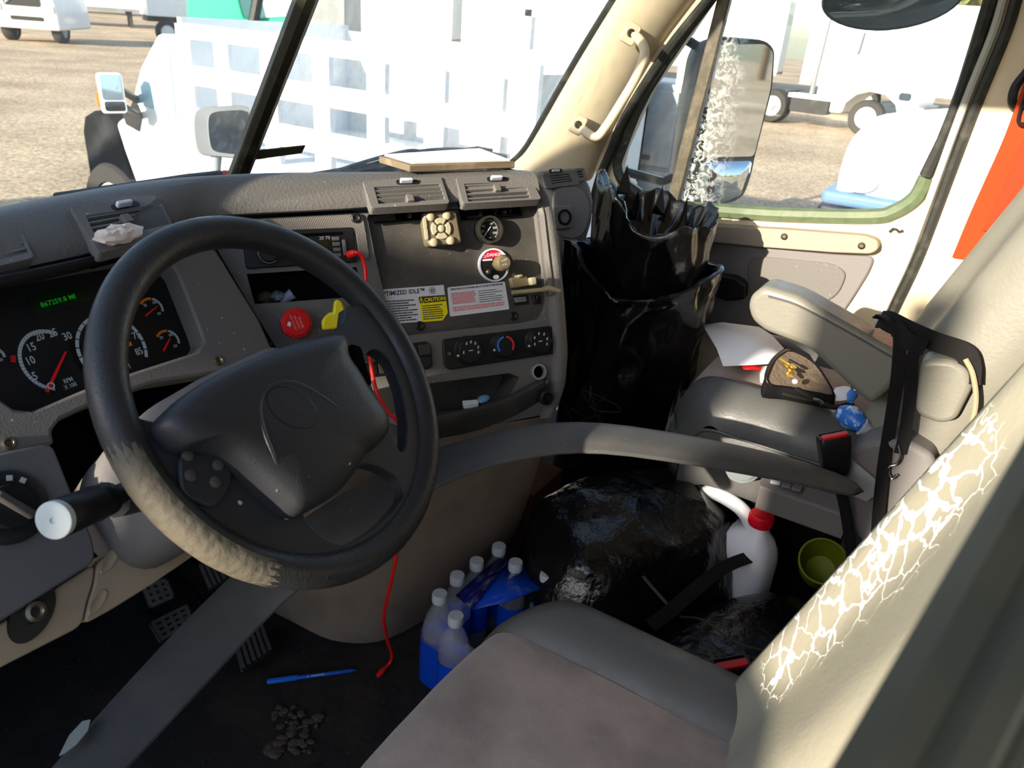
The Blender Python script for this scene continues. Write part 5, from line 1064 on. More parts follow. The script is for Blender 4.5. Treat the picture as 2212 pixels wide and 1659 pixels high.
def pedal(label, quad, ribs, z, base, grid_=False):
    Q = [AZ(x, y, z_) for (x, y), z_ in zip(quad, z)]; n = (Q[1]-Q[0]).cross(Q[3]-Q[0]).normalized(); n = n if n.z > 0 else -n; F = Fr(Q[0], Q[1]-Q[0], n)
    ab = [((q-F.o).dot(F.u), (q-F.o).dot(F.v)) for q in Q]; r = thing('foot_pedal', base, label, 'pedal')
    m = M(); m.prism(F, rpoly(ab, .008), -.012, 0); obj('pedal_plate', m, m_black, r, bevel=.003)
    A, B, Cc, D = [V((a, b, 0)) for a, b in ab]
    for i in range(ribs):
        t = (i+.5)/ribs; p, q = A.lerp(B, t), D.lerp(Cc, t); d = (q-p).normalized(); e = V((d.y, -d.x, 0))*.0035; p = p+d*.008; q = q-d*.008
        m = M(); m.prism(F, [(p+e)[:2], (p-e)[:2], (q-e)[:2], (q+e)[:2]], 0, .006); obj('tread_rib', m, m_dark, r)
    if grid_:
        for i in range(4):
            t = (i+.5)/4; p, q = A.lerp(D, t), B.lerp(Cc, t); d = (q-p).normalized(); e = V((d.y, -d.x, 0))*.0035; p = p+d*.006; q = q-d*.006
            m = M(); m.prism(F, [(p+e)[:2], (p-e)[:2], (q-e)[:2], (q+e)[:2]], 0, .0055); obj('tread_rib', m, m_dark, r)
    c = (Q[0]+Q[2])*.5; m = M(); m.tube([c-n*.01, c-n*.06+V((0, .06, .02)), V((c.x, .735, c.z+.16))], .012, 8); obj('pedal_arm', m, m_blackm, r)
    return r
pedal('upper brake pedal pad above the mesh pad in the footwell', [(300, 1262), (362, 1246), (382, 1292), (322, 1318)], 4, (.17, .17, .13, .13), (-.41, .55, .1), True)
pedal('square mesh pedal pad left of the trim strip', [(318, 1345), (408, 1302), (420, 1345), (345, 1392)], 5, (.09, .09, .06, .06), (-.44, .46, .05), True)
pedal('long ribbed accelerator pedal right of the trim strip', [(498, 1375), (566, 1342), (590, 1412), (522, 1456)], 6, (.07, .07, .03, .03), (-.41, .28, .02))
pedal('ribbed pedal close behind the bottom of the steering wheel', [(424, 1215), (480, 1200), (500, 1250), (452, 1280)], 5, (.15, .15, .1, .1), (-.3, .55, .08))

# book on the dash, tissue on the vent
z0 = .976; qb = [AZ(x, y, z0) for x, y in [(884, 372), (1112, 364), (1040, 336), (818, 352)]]
bk = thing('binder', (qb[0]+qb[2])*.5, 'thin worn binder lying on the dash below the windscreen', 'binder')
m = M(); m.add([p for p in qb]+[p+V((0, 0, .012)) for p in qb], [[3, 2, 1, 0], [4, 5, 6, 7]]+[[i, (i+1) % 4, 4+(i+1) % 4, 4+i] for i in range(4)]); obj('binder_body', m, mat('binder_brown', (120, 104, 84), .7, var=(30, (160, 140, 112), .5, .8)), bk, bevel=.002)
m = M(); qp = [p.lerp((qb[0]+qb[2])*.5, .08)+V((0, 0, .0125)) for p in qb]; m.add(qp+[p+V((0, 0, .003)) for p in qp], [[3, 2, 1, 0], [4, 5, 6, 7]]+[[i, (i+1) % 4, 4+(i+1) % 4, 4+i] for i in range(4)]); obj('paper_sheets', m, m_paper, bk)
tc_ = PL(256, 506, VD.p(0, 0, .028), VD.n); m = M(); rows = []
for i in range(11):
    row = []
    for j in range(18):
        a = 2*pi*j/18; t = i/10; d = V((cos(a)*sin(pi*t), sin(a)*sin(pi*t)*.6, -cos(pi*t)*.55)); r = .0175*(1+.45*NZ.noise(d*2.4+V((3, 1, 4)))+.38*(1-2*abs(NZ.noise(d*4.5))))
        row.append(tc_+VD.u*d.x*r*1.35+VD.v*d.y*r*1.1+VD.n*d.z*r)
    rows.append(row)
m.loft(rows, cu=True); obj('tissue', m, mat('tissue_paper', (226, 212, 200), .9, bump=('n', 90, .5, .004)), None, smooth=30, label='crumpled pale tissue stuck in the driver air vent', cat='tissue')

# odds and ends in the cubby and coin tray
for (px, py, c, s_, col, nm, lb) in [(575, 642, -.055, .014, (96, 80, 56), 'crumpled_wrapper', 'crumpled brown wrapper in the cubby under the radio'), (600, 640, -.05, .012, (120, 124, 138), 'foil_scrap', 'silver foil scrap beside the brown wrapper in the cubby')]:
    q = PL(px, py, S.p(0, 0, c), S.n); m = M(); rows = []
    for i in range(8): rows.append([q+V((cos(2*pi*j/12)*sin(pi*i/7), sin(2*pi*j/12)*sin(pi*i/7), -cos(pi*i/7)*.7))*s_*(1+.5*NZ.noise(V((j*.9, i*.8, px)))) for j in range(12)])
    m.loft(rows, cu=True); obj(nm, m, mat(nm, col, .5), None, smooth=25, label=lb, cat='scrap')
p0, p1 = PL(606, 652, S.p(0, 0, -.05), S.n), PL(632, 634, S.p(0, 0, -.045), S.n); m = M(); m.tube([p0, p0.lerp(p1, .5), p1], [.004, .008, .010], 10); obj('tube', m, mat('grey_tube', (150, 156, 176), .35), None, label='small grey tube leaning in the cubby', cat='tube')
q = PL(1016, 872, S.p(0, 0, .004), S.n); G = Fr(q, S.u, V((0, 0, 1))); m = M(); m.prism(G, rpoly([(-.016, -.008), (.012, -.01), (.016, .006), (-.012, .010)], .003), -.004, .003); obj('white_wrapper', m, m_paper, None, label='white wrapper lying in the coin tray', cat='wrapper')
q = PL(1044, 862, S.p(0, 0, -.008), S.n); m = M(); m.ball(q, .017, .010, .006, seg=10, rings=6); obj('blue_wrapper', m, mat('pale_blue', (120, 170, 205), .4), None, smooth=25, label='pale blue wrapper beside the white one in the tray', cat='wrapper')
q = [PL(x, y, S.p(0, 0, .03), S.n) for x, y in [(788, 808), (794, 803), (806, 850), (800, 852)]]; m = M(); m.add(q, [[0, 1, 2, 3]]); obj('paper_strip', m, m_paper, None, solid=.003, label='narrow white paper strip behind the right wheel spoke', cat='paper')
q = [PL(x, y, S.p(0, 0, .052), S.n) for x, y in [(842, 893), (862, 896), (880, 906), (878, 914), (860, 920), (838, 912)]]; m = M(); m.add(q, [list(range(6))]); obj('rag', m, mat('grey_rag', (140, 134, 146), .9), None, solid=.004, label='small grey rag under the bend of the red cable', cat='rag')

# on the passenger seat
def seatz(px, py, z=.56): return AZ(px, py, z)
q = [(1518, 702, .572), (1560, 696, .572), (1640, 706, .575), (1668, 724, .582), (1700, 760, .592), (1688, 782, .600), (1640, 786, .590), (1562, 790, .572), (1548, 752, .570)]
P = [AZ(*p) for p in q]; cc = sum(P, V((0, 0, 0)))/len(P)+V((0, 0, .008)); m = M(); m.add(P+[cc], [[i, (i+1) % 9, 9] for i in range(9)]); obj('paper_sheet', m, m_paper, None, solid=.002, smooth=80, label='white sheet of paper curling on the passenger seat', cat='paper')
q = [(1640, 792, .575), (1660, 790, .59), (1652, 812, .58), (1660, 832, .57), (1642, 826, .566)]; P = [AZ(*p) for p in q]; m = M(); m.add(P, [list(range(5))]); obj('card', m, m_paper, None, solid=.002, label='narrow white card tucked below the pouch rim', cat='card')
q = [AZ(x, y, .574) for x, y in [(1600, 788), (1650, 788), (1648, 800), (1606, 799)]]; m = M(); m.add(q, [[0, 1, 2, 3]]); obj('red_folder', m, m_red, None, solid=.003, label='red folder edge peeping out below the white sheet', cat='folder')
# pouch: leather bag with a dark rim, keys inside
pc = AZ(1700, 790, .585); po = thing('pouch', (pc.x, pc.y, .56), 'brown pouch with dark rim lying open on the passenger seat', 'pouch')
rim_ = cr([AZ(*p) for p in [(1706, 758, .618), (1688, 762, .622), (1668, 780, .618), (1656, 806, .606), (1656, 824, .594), (1668, 834, .586), (1700, 838, .584), (1760, 850, .584), (1800, 852, .588), (1770, 800, .596), (1745, 776, .606)]], 5, True)
rows = [rim_, [p*.9+pc*.1+V((0, 0, -.012)) for p in rim_], [p*.6+pc*.4+V((0, 0, -.020)) for p in rim_], [p*.1+pc*.9+V((0, 0, -.016)) for p in rim_]]
m = M(); m.loft(rows, cu=True, cap=True); obj('pouch_lining', m, mat('pouch_brown', (112, 98, 82), .85, bump=('n', 40, .6, .01)), po, smooth=60)
m = M(); m.loft([[p+V((0, 0, .004)) for p in rim_], [p+(p-pc).normalized()*.006 for p in rim_], [V((p.x, p.y, max(.562, p.z-.03)))+(p-pc).normalized()*.012 for p in rim_]], cu=True); obj('pouch_outside', m, m_blackm, po, smooth=60, solid=.003, label='black outer pouch')
m = M(); m.tube(rim_[:26], .0042, 6); obj('rim_piping', m, m_black, po)
kx = thing('key_bunch', AZ(1705, 806, .61), 'brass keys with a small pink tag lying in the pouch', 'keys')
for i, (px, py, r_) in enumerate([(1704, 812, .3), (1707, 800, 1.0), (1712, 792, 1.5)]):
    F = Fr(AZ(px, py, .612+.004*i), (cos(r_), sin(r_), .2), (0, -.3, 1)); m = M(); m.lathe(F, [(.0085, 0), (.0085, .002)], 14); m.box(F, .006, .030, -.0028, .0028, 0, .002); obj('key', m, m_brass, kx)
m = M(); m.ball(AZ(1718, 824, .608), .010, .007, .005, seg=10, rings=6); obj('tag', m, mat('pink_tag', (232, 190, 196), .5), kx, label='pink tag')
# crushed bottle with a blue label, white cup, loose hook
p0, p1, p2, p3 = AZ(1812, 888, .57), AZ(1838, 902, .57), AZ(1862, 922, .565), AZ(1876, 930, .56)
bb = thing('crushed_bottle', p1, 'crushed clear bottle with blue label against the passenger backrest', 'bottle')
m = M(); m.tube(cr([p0, p1, p2], 4), [.012+.012*sin(pi*i/8)+.004*NZ.noise(V((i, 1, 2))) for i in range(9)], 12); obj('bottle_label', m, mat('label_blue', (44, 110, 200), .35, var=(60, (190, 215, 240), .55, .62)), bb, label='blue and white label'); m = M(); m.tube([p2, p3, p3+(p3-p2)*.4], [.018, .011, .009], 12); obj('bottle_neck', m, m_cap, bb)
p0, p1 = AZ(1836, 868, .585), AZ(1846, 838, .60); m = M(); m.tube([p0, p0.lerp(p1, .5), p1], [.006, .011, .006], 8); obj('blue_wrapper', m, mat('label_blue2', (50, 120, 205), .35), None, label='twisted blue wrapper standing beside the crushed bottle', cat='wrapper')
q = cr([AZ(*p) for p in [(1796, 856, .58), (1806, 838, .60), (1828, 834, .605), (1842, 842, .60), (1834, 862, .582), (1798, 866, .575)]], 4, True); m = M(); c_ = sum(q, V((0, 0, 0)))/len(q); m.loft([q, [p*.6+c_*.4+V((0, 0, .004)) for p in q], [p*.1+c_*.9+V((0, 0, .004)) for p in q]], cu=True, cap=True); obj('plastic_scrap', m, m_wplas, None, smooth=60, solid=.002, label='bent white plastic scrap under the armrest', cat='scrap')
m = M(); m.tube(cr([AX(*p, .40) for p in [(1856, 838), (1846, 842), (1840, 834), (1844, 822), (1848, 826)]], 5), .0028, 7); obj('steel_hook', m, m_steel, None, label='loose steel hook caught under the armrest edge', cat='hook')
m = M(); m.tube(cr([AZ(*p) for p in [(1720, 840, .585), (1760, 862, .58), (1800, 880, .578), (1840, 872, .578)]], 5), .008, 8, flat=.5); m.tube(cr([AZ(*p) for p in [(1690, 850, .575), (1740, 862, .575), (1770, 868, .578), (1776, 878, .575)]], 5), .004, 7); obj('bag_strap', m, m_strap, None, label='black strap snaking over the passenger cushion behind the pouch', cat='strap')
m = M(); m.tube(cr([AZ(*p) for p in [(1758, 862, .582), (1772, 866, .584), (1776, 874, .580)]], 5), .003, 7); obj('wire_loop', m, m_steel, None, label='small bright wire end lying by the black strap', cat='wire')
# box, clear tray, lime cup, brown card, wires in the footwell
q = [AZ(x, y, .22) for x, y in [(1196, 1012), (1320, 1010), (1330, 1090), (1200, 1150)]]
cbx = V(((q[0]+q[2])*.5)); m = M(); m.wbox(.31, .47, .09, .26, .0, .16); bx = obj('cardboard_box', m, m_card, None, bevel=.003, label='brown cardboard box in the passenger footwell behind the bag', cat='box')
G = Fr((.60, -.575, .005), (1, 0, 0), (0, 0, 1)); lc = AZ(1780, 1205, .24); G = Fr((lc.x, lc.y, .225), ray(1780, 1200).cross(UP), -ray(1780, 1200)*.8+V((0, 0, .3)))
m = M(); m.lathe(G, [(.035, -.10), (.045, -.06), (.050, .02), (.050, .024), (.046, .024), (.044, .0), (.030, -.06), (.0005, -.065)], 28); obj('lime_cup', m, m_lime, None, label='lime green cup lying behind the driver seat back', cat='cup')
m = M(); random.seed(21)
for k in range(5):
    px, py = random.uniform(1265, 1370), random.uniform(835, 895); m.tube(cr([AX(px+random.uniform(-40, 40), py+random.uniform(-32, 32), .40+random.uniform(-.03, .03)) for i in range(5)], 6), .0020, 6)
obj('wire_tangle', m, m_black, None, kind='stuff', label='thin black wires tangled at the foot of the tall bag', cat='wires')

# ================================================================ OUR TRUCK, OUTSIDE
rows = []
for y, z, w in ((.80, .72, .95), (1.2, .64, .93), (1.7, .48, .88), (2.15, .28, .80), (2.3, .0, .78), (2.32, -.6, .78)):
    rows.append([V((-w-.02, y, z-.5)), V((-w, y, z-.06)), V((-w+.12, y, z)), V((0, y, z+.03)), V((w-.12, y, z)), V((w, y, z-.06)), V((w+.02, y, z-.5))])
m = M(); m.loft(rows); obj('truck_hood', m, m_white, None, sub=1, smooth=60, label='white sloping hood of the truck ahead of the windscreen', cat='hood')
# hood mirror
hc_ = AD(478, 292, 3.0); HF = Fr(hc_, IX, -ray(478, 292)+V((.0, -.2, .1)))
hm = thing('hood_mirror', hc_+V((0, 0, -.2)), 'rounded grey mirror on a stalk beyond the windscreen divider', 'mirror')
q = cr2([(-.085, -.03), (-.083, .05), (-.06, .083), (.02, .094), (.085, .095), (.098, .07), (.098, -.06), (.07, -.075), (-.02, -.07), (-.07, -.062)], 5)
m = M(); m.loft([[HF.p(a*s_, b*s_, c) for a, b in q] for s_, c in ((1, .02), (1.04, 0), (1.0, -.03), (.7, -.07), (.2, -.09))], cu=True, cap=True); obj('mirror_shell', m, m_greym, hm, smooth=50)
m = M(); m.prism(HF, [(a*.72+.02, b*.86) for a, b in q], .015, .023); obj('mirror_glass', m, m_glassy, hm, label='reflecting glass')
m = M(); m.tube([HF.p(-.02, -.06, -.02), HF.p(-.028, -.13, -.02), HF.p(-.035, -.30, -.02)], [.02, .016, .022], 10); obj('mirror_stalk', m, m_greym, hm)
q = AD(486, 378, 1.85); m = M(); m.ball(q, .02, .012, .010); obj('marker_lamp', m, m_red, None, label='small red marker lamp at the foot of the windscreen divider', cat='lamp')
# wipers lying on the glass
pn = (rb_-cb).cross(ct-cb).normalized(); pn = pn if pn.y > 0 else -pn
gp = lambda px, py, o=.02: PL(px, py, cb+pn*o, pn)
ln_ = V((-pn.x, pn.y, pn.z)); gl_ = lambda px, py, o=.02: PL(px, py, cb+ln_*o, ln_)
wl = thing('wiper', gl_(150, 418), 'driver side windscreen wiper lying along the dash edge', 'wiper')
m = M(); m.tube([gl_(120, 424), gl_(220, 413), gl_(330, 398), gl_(400, 387), gl_(476, 375)], [.006, .009, .010, .010, .007], 8); obj('wiper_blade', m, m_black, wl)
m = M(); m.tube([gl_(338, 396, .035), gl_(382, 388, .035)], .006, 6); m.tube([gl_(428, 379, .035), gl_(446, 376, .035)], .005, 6); obj('blade_clip', m, m_steel, wl)
wr2 = thing('wiper', gp(760, 352), 'passenger side windscreen wiper behind the binder', 'wiper')
m = M(); m.tube(cr([gp(890, 331), gp(950, 324), gp(1020, 326), gp(1092, 338)], 5), .007, 8); obj('wiper_blade', m, m_black, wr2)
m = M(); m.tube(cr([gp(738, 366), gp(800, 346), gp(860, 330), gp(890, 325), gp(915, 328)], 5), .008, 8, flat=.6); m.tube([gp(760, 366), gp(830, 346), gp(866, 336)], .004, 6); obj('wiper_arm', m, m_black, wr2)
m = M(); q = [gp(x, y, -.006) for x, y in [(556, 326), (660, 315), (652, 331), (552, 345)]]; m.add(q+[p+pn*.003 for p in q], [[0, 1, 2, 3], [7, 6, 5, 4]]+[[i, (i+1) % 4, 4+(i+1) % 4, 4+i] for i in range(4)]); obj('glass_strip', m, mat('olive_strip', (74, 68, 44), .6), None, label='olive strip stuck low on the windscreen beside the divider', cat='sticker')

# passenger side mirror
MN = V((-.55, -.835, 0)).normalized(); MF = Fr(AX(1590, 260, 1.42), V((0, 0, 1)).cross(MN), MN)
mm_ = thing('door_mirror', AX(1560, 430, 1.42), 'tall two pane passenger mirror outside the side window', 'mirror')
mp = lambda pts: [MF.ab(*p) for p in pts]
body = mp([(1512, 118), (1530, 88), (1562, 80), (1655, 88), (1674, 108), (1668, 190), (1630, 340), (1622, 380), (1606, 425), (1575, 440), (1478, 440), (1468, 400), (1490, 240)])
m = M(); m.loft([[MF.p(a*s_, b*s_, c) for a, b in rpoly(body, .03)] for s_, c in ((1, 0), (1.01, -.02), (.96, -.07), (.8, -.10))], cu=True, cap=True); obj('mirror_shell', m, mat('mirror_black', (44, 50, 56), .45), mm_, smooth=50)
m = M(); m.prism(MF, rpoly(mp([(1548, 96), (1650, 95), (1668, 112), (1662, 190), (1626, 337), (1515, 340), (1530, 200)]), .015), .0, .006); obj('mirror_glass', m, m_glassy, mm_, label='upper flat mirror glass')
m = M(); ql = rpoly(mp([(1512, 350), (1624, 347), (1618, 380), (1602, 420), (1572, 434), (1500, 434)]), .015); cx_ = sum(a for a, b in ql)/len(ql); cy_ = sum(b for a, b in ql)/len(ql)
m.loft([[MF.p(cx_+(a-cx_)*s_, cy_+(b-cy_)*s_, c) for a, b in ql] for s_, c in ((1, .002), (.9, .008), (.6, .016), (.2, .020), (.02, .0205))], cu=True, cap=True); obj('convex_glass', m, m_glassy, mm_, smooth=80, label='lower convex mirror glass')
m = M(); m.tube([MF.p(-.10, .18, -.04), MF.p(-.20, .22, -.06), V((1.06, .30, 1.20))], .014, 8); m.tube([MF.p(-.10, -.16, -.04), MF.p(-.20, -.2, -.06), V((1.06, .30, .84))], .014, 8); obj('mirror_arms', m, m_black, mm_)
# look-down mirror above the door
c = AX(1928, -8, 1.22); UF = Fr(c, V((0, -1, 0)), V((-.80, -.32, -.34)))
um = thing('lookdown_mirror', c, 'oval dark convex mirror over the passenger window', 'mirror')
m = M(); m.loft([[UF.p(.165*s_*cos(2*pi*j/40), .082*s_*sin(2*pi*j/40), cc_) for j in range(40)] for s_, cc_ in ((.5, -.04), (.95, -.02), (1.02, 0), (1, .006))], cu=True, cap=True); obj('mirror_shell', m, m_black, um, smooth=60)
m = M(); m.loft([[UF.p(.158*s_*cos(2*pi*j/40), .076*s_*sin(2*pi*j/40), .006+.03*(1-s_*s_)) for j in range(40)] for s_ in (1, .85, .6, .3, .02)], cu=True, cap=True); obj('mirror_glass', m, mat('dark_mirror', (120, 128, 134), .05, metal=1), um, smooth=80)
# driver's open door and mirror, out of view, added to shade the cab
phi = radians(130); DU = V((-sin(phi), -cos(phi), 0)); OF = Fr((-1.06, .44, 0), DU, DU.cross(V((0, 0, 1))))
d2_ = thing('door_2', (-1.06, .44, -.5), 'open driver door with its window rolled down', None, kind='structure')
m = M(); m.plate(OF, rpoly([(0, -.6), (1.0, -.6), (1.02, 1.62), (.55, 1.70), (.30, 1.5), (0, .9)], .05), [rpoly([(.12, .80), (.90, .88), (.93, 1.52), (.56, 1.60), (.38, 1.44)], .05)], -.05, .03); obj('door_panel', m, m_cream, d2_)
hb = V((-1.39, .93, .8)); dm_ = thing('driver_mirror', hb, 'tall driver side mirror beside the open door', 'mirror')
m = M(); m.wbox(-1.42, -1.36, .80, 1.06, .82, 1.50); obj('mirror_shell', m, m_white, dm_, bevel=.03, bseg=3)
m = M(); m.tube([V((-1.39, .82, .9)), V((-1.2, .6, .85)), V((-1.05, .46, .8))], .015, 8); obj('mirror_arm', m, m_black, dm_)

# ================================================================ THE LOT
def wheel_at(m_t, m_r, root, c, r, w, axis, rim=.6):
    F = Fr(c, V((0, 0, 1)).cross(V(axis)), axis)
    m = M(); m.lathe(F, [(r*rim, -w/2), (r*.92, -w/2), (r, -w*.35), (r, w*.35), (r*.92, w/2), (r*rim, w/2)], 28, cap=False); t = obj('tyre', m, m_t, root)
    m = M(); m.lathe(F, [(r*rim, w*.42), (r*rim*.9, w*.44), (r*rim*.8, w*.30), (r*.3, w*.36), (r*.2, w*.5), (.001, w*.5)], 24); obj('wheel_rim', m, m_r, t)
    m = M(); m.disc(F, r*rim*.99, -w*.2, 20); obj('wheel_back', m, m_tread, t)
# --- stake-sided pickup parked alongside, heading the same way
XP = 3.4; PK = Fr((XP, 0, 0), (0, -1, 0), (-1, 0, 0))        # u to the rear
pk = thing('stake_truck', (XP+.9, 4.2, GZ), 'white stake sided pickup parked ahead beyond the windscreen', 'truck')
pb_ = lambda x, y: (lambda q: (-q.y, q.z))(AX(x, y, XP))
post_y = [5.38, 4.92, 4.38, 3.82, 3.28, 2.75, 2.28, 2.02]
for y in post_y: m = M(); m.wbox(XP-.02, XP+.04, y-.085, y+.085, -.02, .97); obj('stake_post', m, m_white, pk, bevel=.006)
for z0_, z1_ in ((.86, .98), (.50, .66), (.14, .32)): m = M(); m.wbox(XP, XP+.03, 2.0, 5.42, z0_, z1_); obj('stake_rail', m, m_white, pk, bevel=.006)
m = M(); m.wbox(XP-.02, XP+2.0, 2.0, 5.45, -.42, .0); obj('bed_deck', m, m_white, pk, bevel=.01)
m = M(); m.wbox(XP+1.96, XP+2.0, 2.0, 5.42, 0, .97); obj('far_side', m, m_whited, pk); m = M(); m.wbox(XP, XP+2.0, 5.40, 5.45, 0, 1.02); obj('headboard', m, m_white, pk)
m = M(); m.wbox(XP, XP+2.0, 2.0, 2.04, 0, .9); obj('tailboard', m, m_whited, pk)
cabp = [(-5.5, -.45), (-5.5, .86), (-5.72, .88), (-6.02, .58), (-6.28, .16), (-7.1, .04), (-7.5, -.06), (-7.55, -.5), (-7.25, -.5), (-7.12, -.22), (-6.85, -.10), (-6.6, -.2), (-6.48, -.5)]
m = M(); m.prism(PK, cabp, -1.9, -.35); m.prism(PK, [(-5.5, -.5), (-5.5, .86), (-5.72, .88), (-6.02, .58), (-6.28, .16), (-6.50, .05), (-6.42, -.2), (-6.28, -.55)], -.4, .02); obj('cab_body', m, m_white, pk, bevel=.05, bseg=3)
m = M(); m.prism(PK, [(-5.56, .22), (-5.56, .74), (-5.74, .76), (-5.98, .50), (-6.10, .26)], .02, .03); obj('side_window', m, mat('side_window_blue', (150, 186, 202), .1), pk)
m = M(); m.prism(PK, [(-6.05, .16), (-6.12, .32), (-6.2, .22), (-6.34, .18), (-6.3, .06), (-6.12, .02)], .02, .035); obj('mirror_base', m, m_black, pk)
m = M(); m.prism(PK, [(-6.49, .03), (-6.62, .11), (-6.80, .12), (-6.96, .05), (-7.03, -.1), (-7.03, -.9), (-6.26, -.9), (-6.40, -.25)], -.5, .03); obj('wheel_arch', m, m_hole, pk, bevel=.02)
wheel_at(m_tyre, m_greym, pk, V((XP+.10, 6.66, -.80)), .46, .34, (-1, 0, 0)); wheel_at(m_tyre, m_greym, pk, V((XP+.12, 3.0, -.86)), .42, .3, (-1, 0, 0))
mc_ = AX(241, 200, XP-.35); KM = Fr(mc_, IX, -ray(241, 200)); m = M(); m.prism(KM, rrect(-.10, .10, -.17, .16, .03), -.08, 0); tm = obj('tow_mirror', m, m_white, pk, bevel=.01); m = M(); m.prism(KM, rrect(-.075, .09, -.06, .145, .02), 0, .006); obj('mirror_glass', m, m_glassy, tm); m = M(); m.prism(KM, rrect(-.07, .09, -.15, -.07, .02), 0, .006); obj('lower_glass', m, m_glassy, tm); m = M(); m.prism(KM, rrect(-.125, -.10, -.12, .0, .01), -.06, -.01); obj('turn_lamp', m, m_orl, tm, label='amber turn lamp')
m = M(); m.tube([mc_+V((.03, 0, .05)), V((XP+.02, 6.12, .28))], .035, 8); m.tube([mc_+V((.03, 0, -.08)), V((XP+.02, 6.1, .14))], .03, 8); obj('mirror_arm', m, m_black, tm)
# --- grey service body seen through the vent pane
sb_ = thing('service_truck', (6.1, 2.6, GZ), 'grey service truck body seen through the front of the side window', 'truck')
m = M(); m.wbox(5.7, 6.6, 1.80, 3.5, -.75, .80); obj('body_box', m, m_greym, sb_, bevel=.02)
for y0_, y1_, z0_, z1_ in ((1.84, 2.30, .1, .74), (2.34, 2.9, .1, .74), (2.94, 3.46, .1, .74), (1.84, 2.6, -.6, .06), (2.64, 3.46, -.6, .06)):
    m = M(); m.wbox(5.66, 5.7, y0_, y1_, z0_, z1_); d_ = obj('locker_door', m, m_greym, sb_, bevel=.006); m = M(); m.wbox(5.645, 5.66, (y0_+y1_)/2-.05, (y0_+y1_)/2+.05, z0_+.05, z0_+.09); obj('latch', m, m_black, d_)
m = M(); m.wbox(5.7, 5.78, 1.82, 1.9, .8, 1.3); m.wbox(5.7, 5.78, 3.4, 3.48, .8, 1.3); m.wbox(5.7, 5.78, 1.82, 3.48, 1.24, 1.3); obj('rack', m, m_white, sb_)
wheel_at(m_tyre, m_white, sb_, V((5.9, 2.6, -.85)), .43, .28, (-1, 0, 0))

def box_trailer(label, c, L, hd, h=2.75, z0=-.2, wd_=2.5, mt=m_white, wheels=True, group='white box trailers along the far edge of the lot'):
    r = thing('box_trailer', (c[0], c[1], GZ), label, 'trailer', group); u = V((cos(hd), sin(hd), 0)); F = Fr((c[0], c[1], 0), u, (0, 0, 1))
    m = M(); m.box(F, -L/2, L/2, -wd_/2, wd_/2, z0, h); obj('trailer_box', m, mt, r, bevel=.03)
    for s_ in (-1, 1): m = M(); m.box(F, -L/2, L/2, s_*wd_/2-.03, s_*wd_/2+.03, z0-.12, z0+.02); obj('side_rail', m, m_greym, r)
    m = M()
    if wheels:
        for a in (L/2-1.2, L/2-2.5):
            for s_ in (-1, 1): wheel_at(m_tyre, m_whited, r, F.p(a, s_*1.0, -.76), .52, .5, F.v*s_)
    m = M(); m.box(F, -L/2+2.4, -L/2+2.6, -.9, -.7, GZ, z0); m.box(F, -L/2+2.4, -L/2+2.6, .7, .9, GZ, z0); obj('landing_legs', m, m_tread, r)
    return r
box_trailer('white box trailer parked behind the day cab tractor', (34.5, -1.0), 16, radians(96), group='white box trailers along the far edge of the lot')
box_trailer('white box trailer crossing the top of the passenger windscreen', (37, 17.0), 16, radians(98))
box_trailer('white box trailer beyond the stake sided pickup', (35.5, 34), 14, radians(112))
box_trailer('white box trailer at the far upper corner past the grille truck', (30, 52), 12, radians(150))
box_trailer('white box trailer right of the tractor nose', (33, -19), 16, radians(88))
# --- day-cab tractor side-on
TR = Fr((25.6, 3.75, 0), (-.10, -1, 0), (-1, .1, 0))          # u to its front (to the right in view), n towards us
tr = thing('tractor_truck', (26.4, 2.5, GZ), 'white day cab tractor parked side on across the lot', 'truck')
cabp = [(-1.0, -.3), (-1.0, 1.9), (-.9, 2.0), (.02, 1.95), (.18, 1.75), (.50, .95), (1.3, .62), (1.85, .40), (2.0, .0), (1.98, -.62), (1.50, -.62), (1.36, -.30), (1.0, -.06), (.55, -.02), (.2, -.14), (-.06, -.4), (-.12, -.72), (-.5, -.74), (-.52, -.3)]
m = M(); m.prism(TR, cabp, -2.2, 0); obj('cab_body', m, m_white, tr, bevel=.08, bseg=3)
m = M(); m.prism(TR, [(-.40, .98), (-.36, 1.62), (.0, 1.62), (.30, .98)], .0, .02); obj('cab_window', m, mat('white_window', (176, 190, 194), .1), tr)
m = M(); m.prism(TR, [(-.52, -.2), (-.52, 1.7), (-.48, 1.7), (-.48, -.2)], 0, .012); obj('door_line', m, m_greym, tr)
m = M(); m.prism(TR, rrect(1.4, 1.75, -.16, .06, .08), -.02, .02); obj('headlamp', m, m_darkv, tr)
m = M(); m.tube([TR.p(-.05, 1.0, .15), TR.p(-.02, 1.6, .15)], .06, 6); obj('side_mirror', m, m_greym, tr)
m = M(); m.prism(TR, [(1.9, -.72), (2.15, -.72), (2.15, -.30), (1.95, -.30)], -2.2, -.05); obj('bumper', m, m_greym, tr)
m = M(); m.prism(TR, [(-5.4, -.75), (-5.4, -.45), (-.4, -.45), (-.4, -.75)], -1.6, -.6); obj('frame_rails', m, m_tread, tr)
m = M(); m.prism(TR, rrect(-1.75, -.55, -.85, -.36, .1), -.5, -.02); obj('fuel_tank', m, m_black, tr); m = M(); m.prism(TR, [(-1.85, -.42), (-.4, -.42), (-.4, -.30), (-1.85, -.30)], -.5, .02); obj('tank_step', m, m_white, tr)
m = M(); m.tube([TR.p(-1.25, -.3, -.3), TR.p(-1.2, 2.2, -.3)], .08, 10); obj('exhaust_stack', m, m_steel, tr)
for a in (.62,): wheel_at(m_tyre, m_white, tr, TR.p(a, -.76, -.16), .52, .34, (-1, .1, 0))
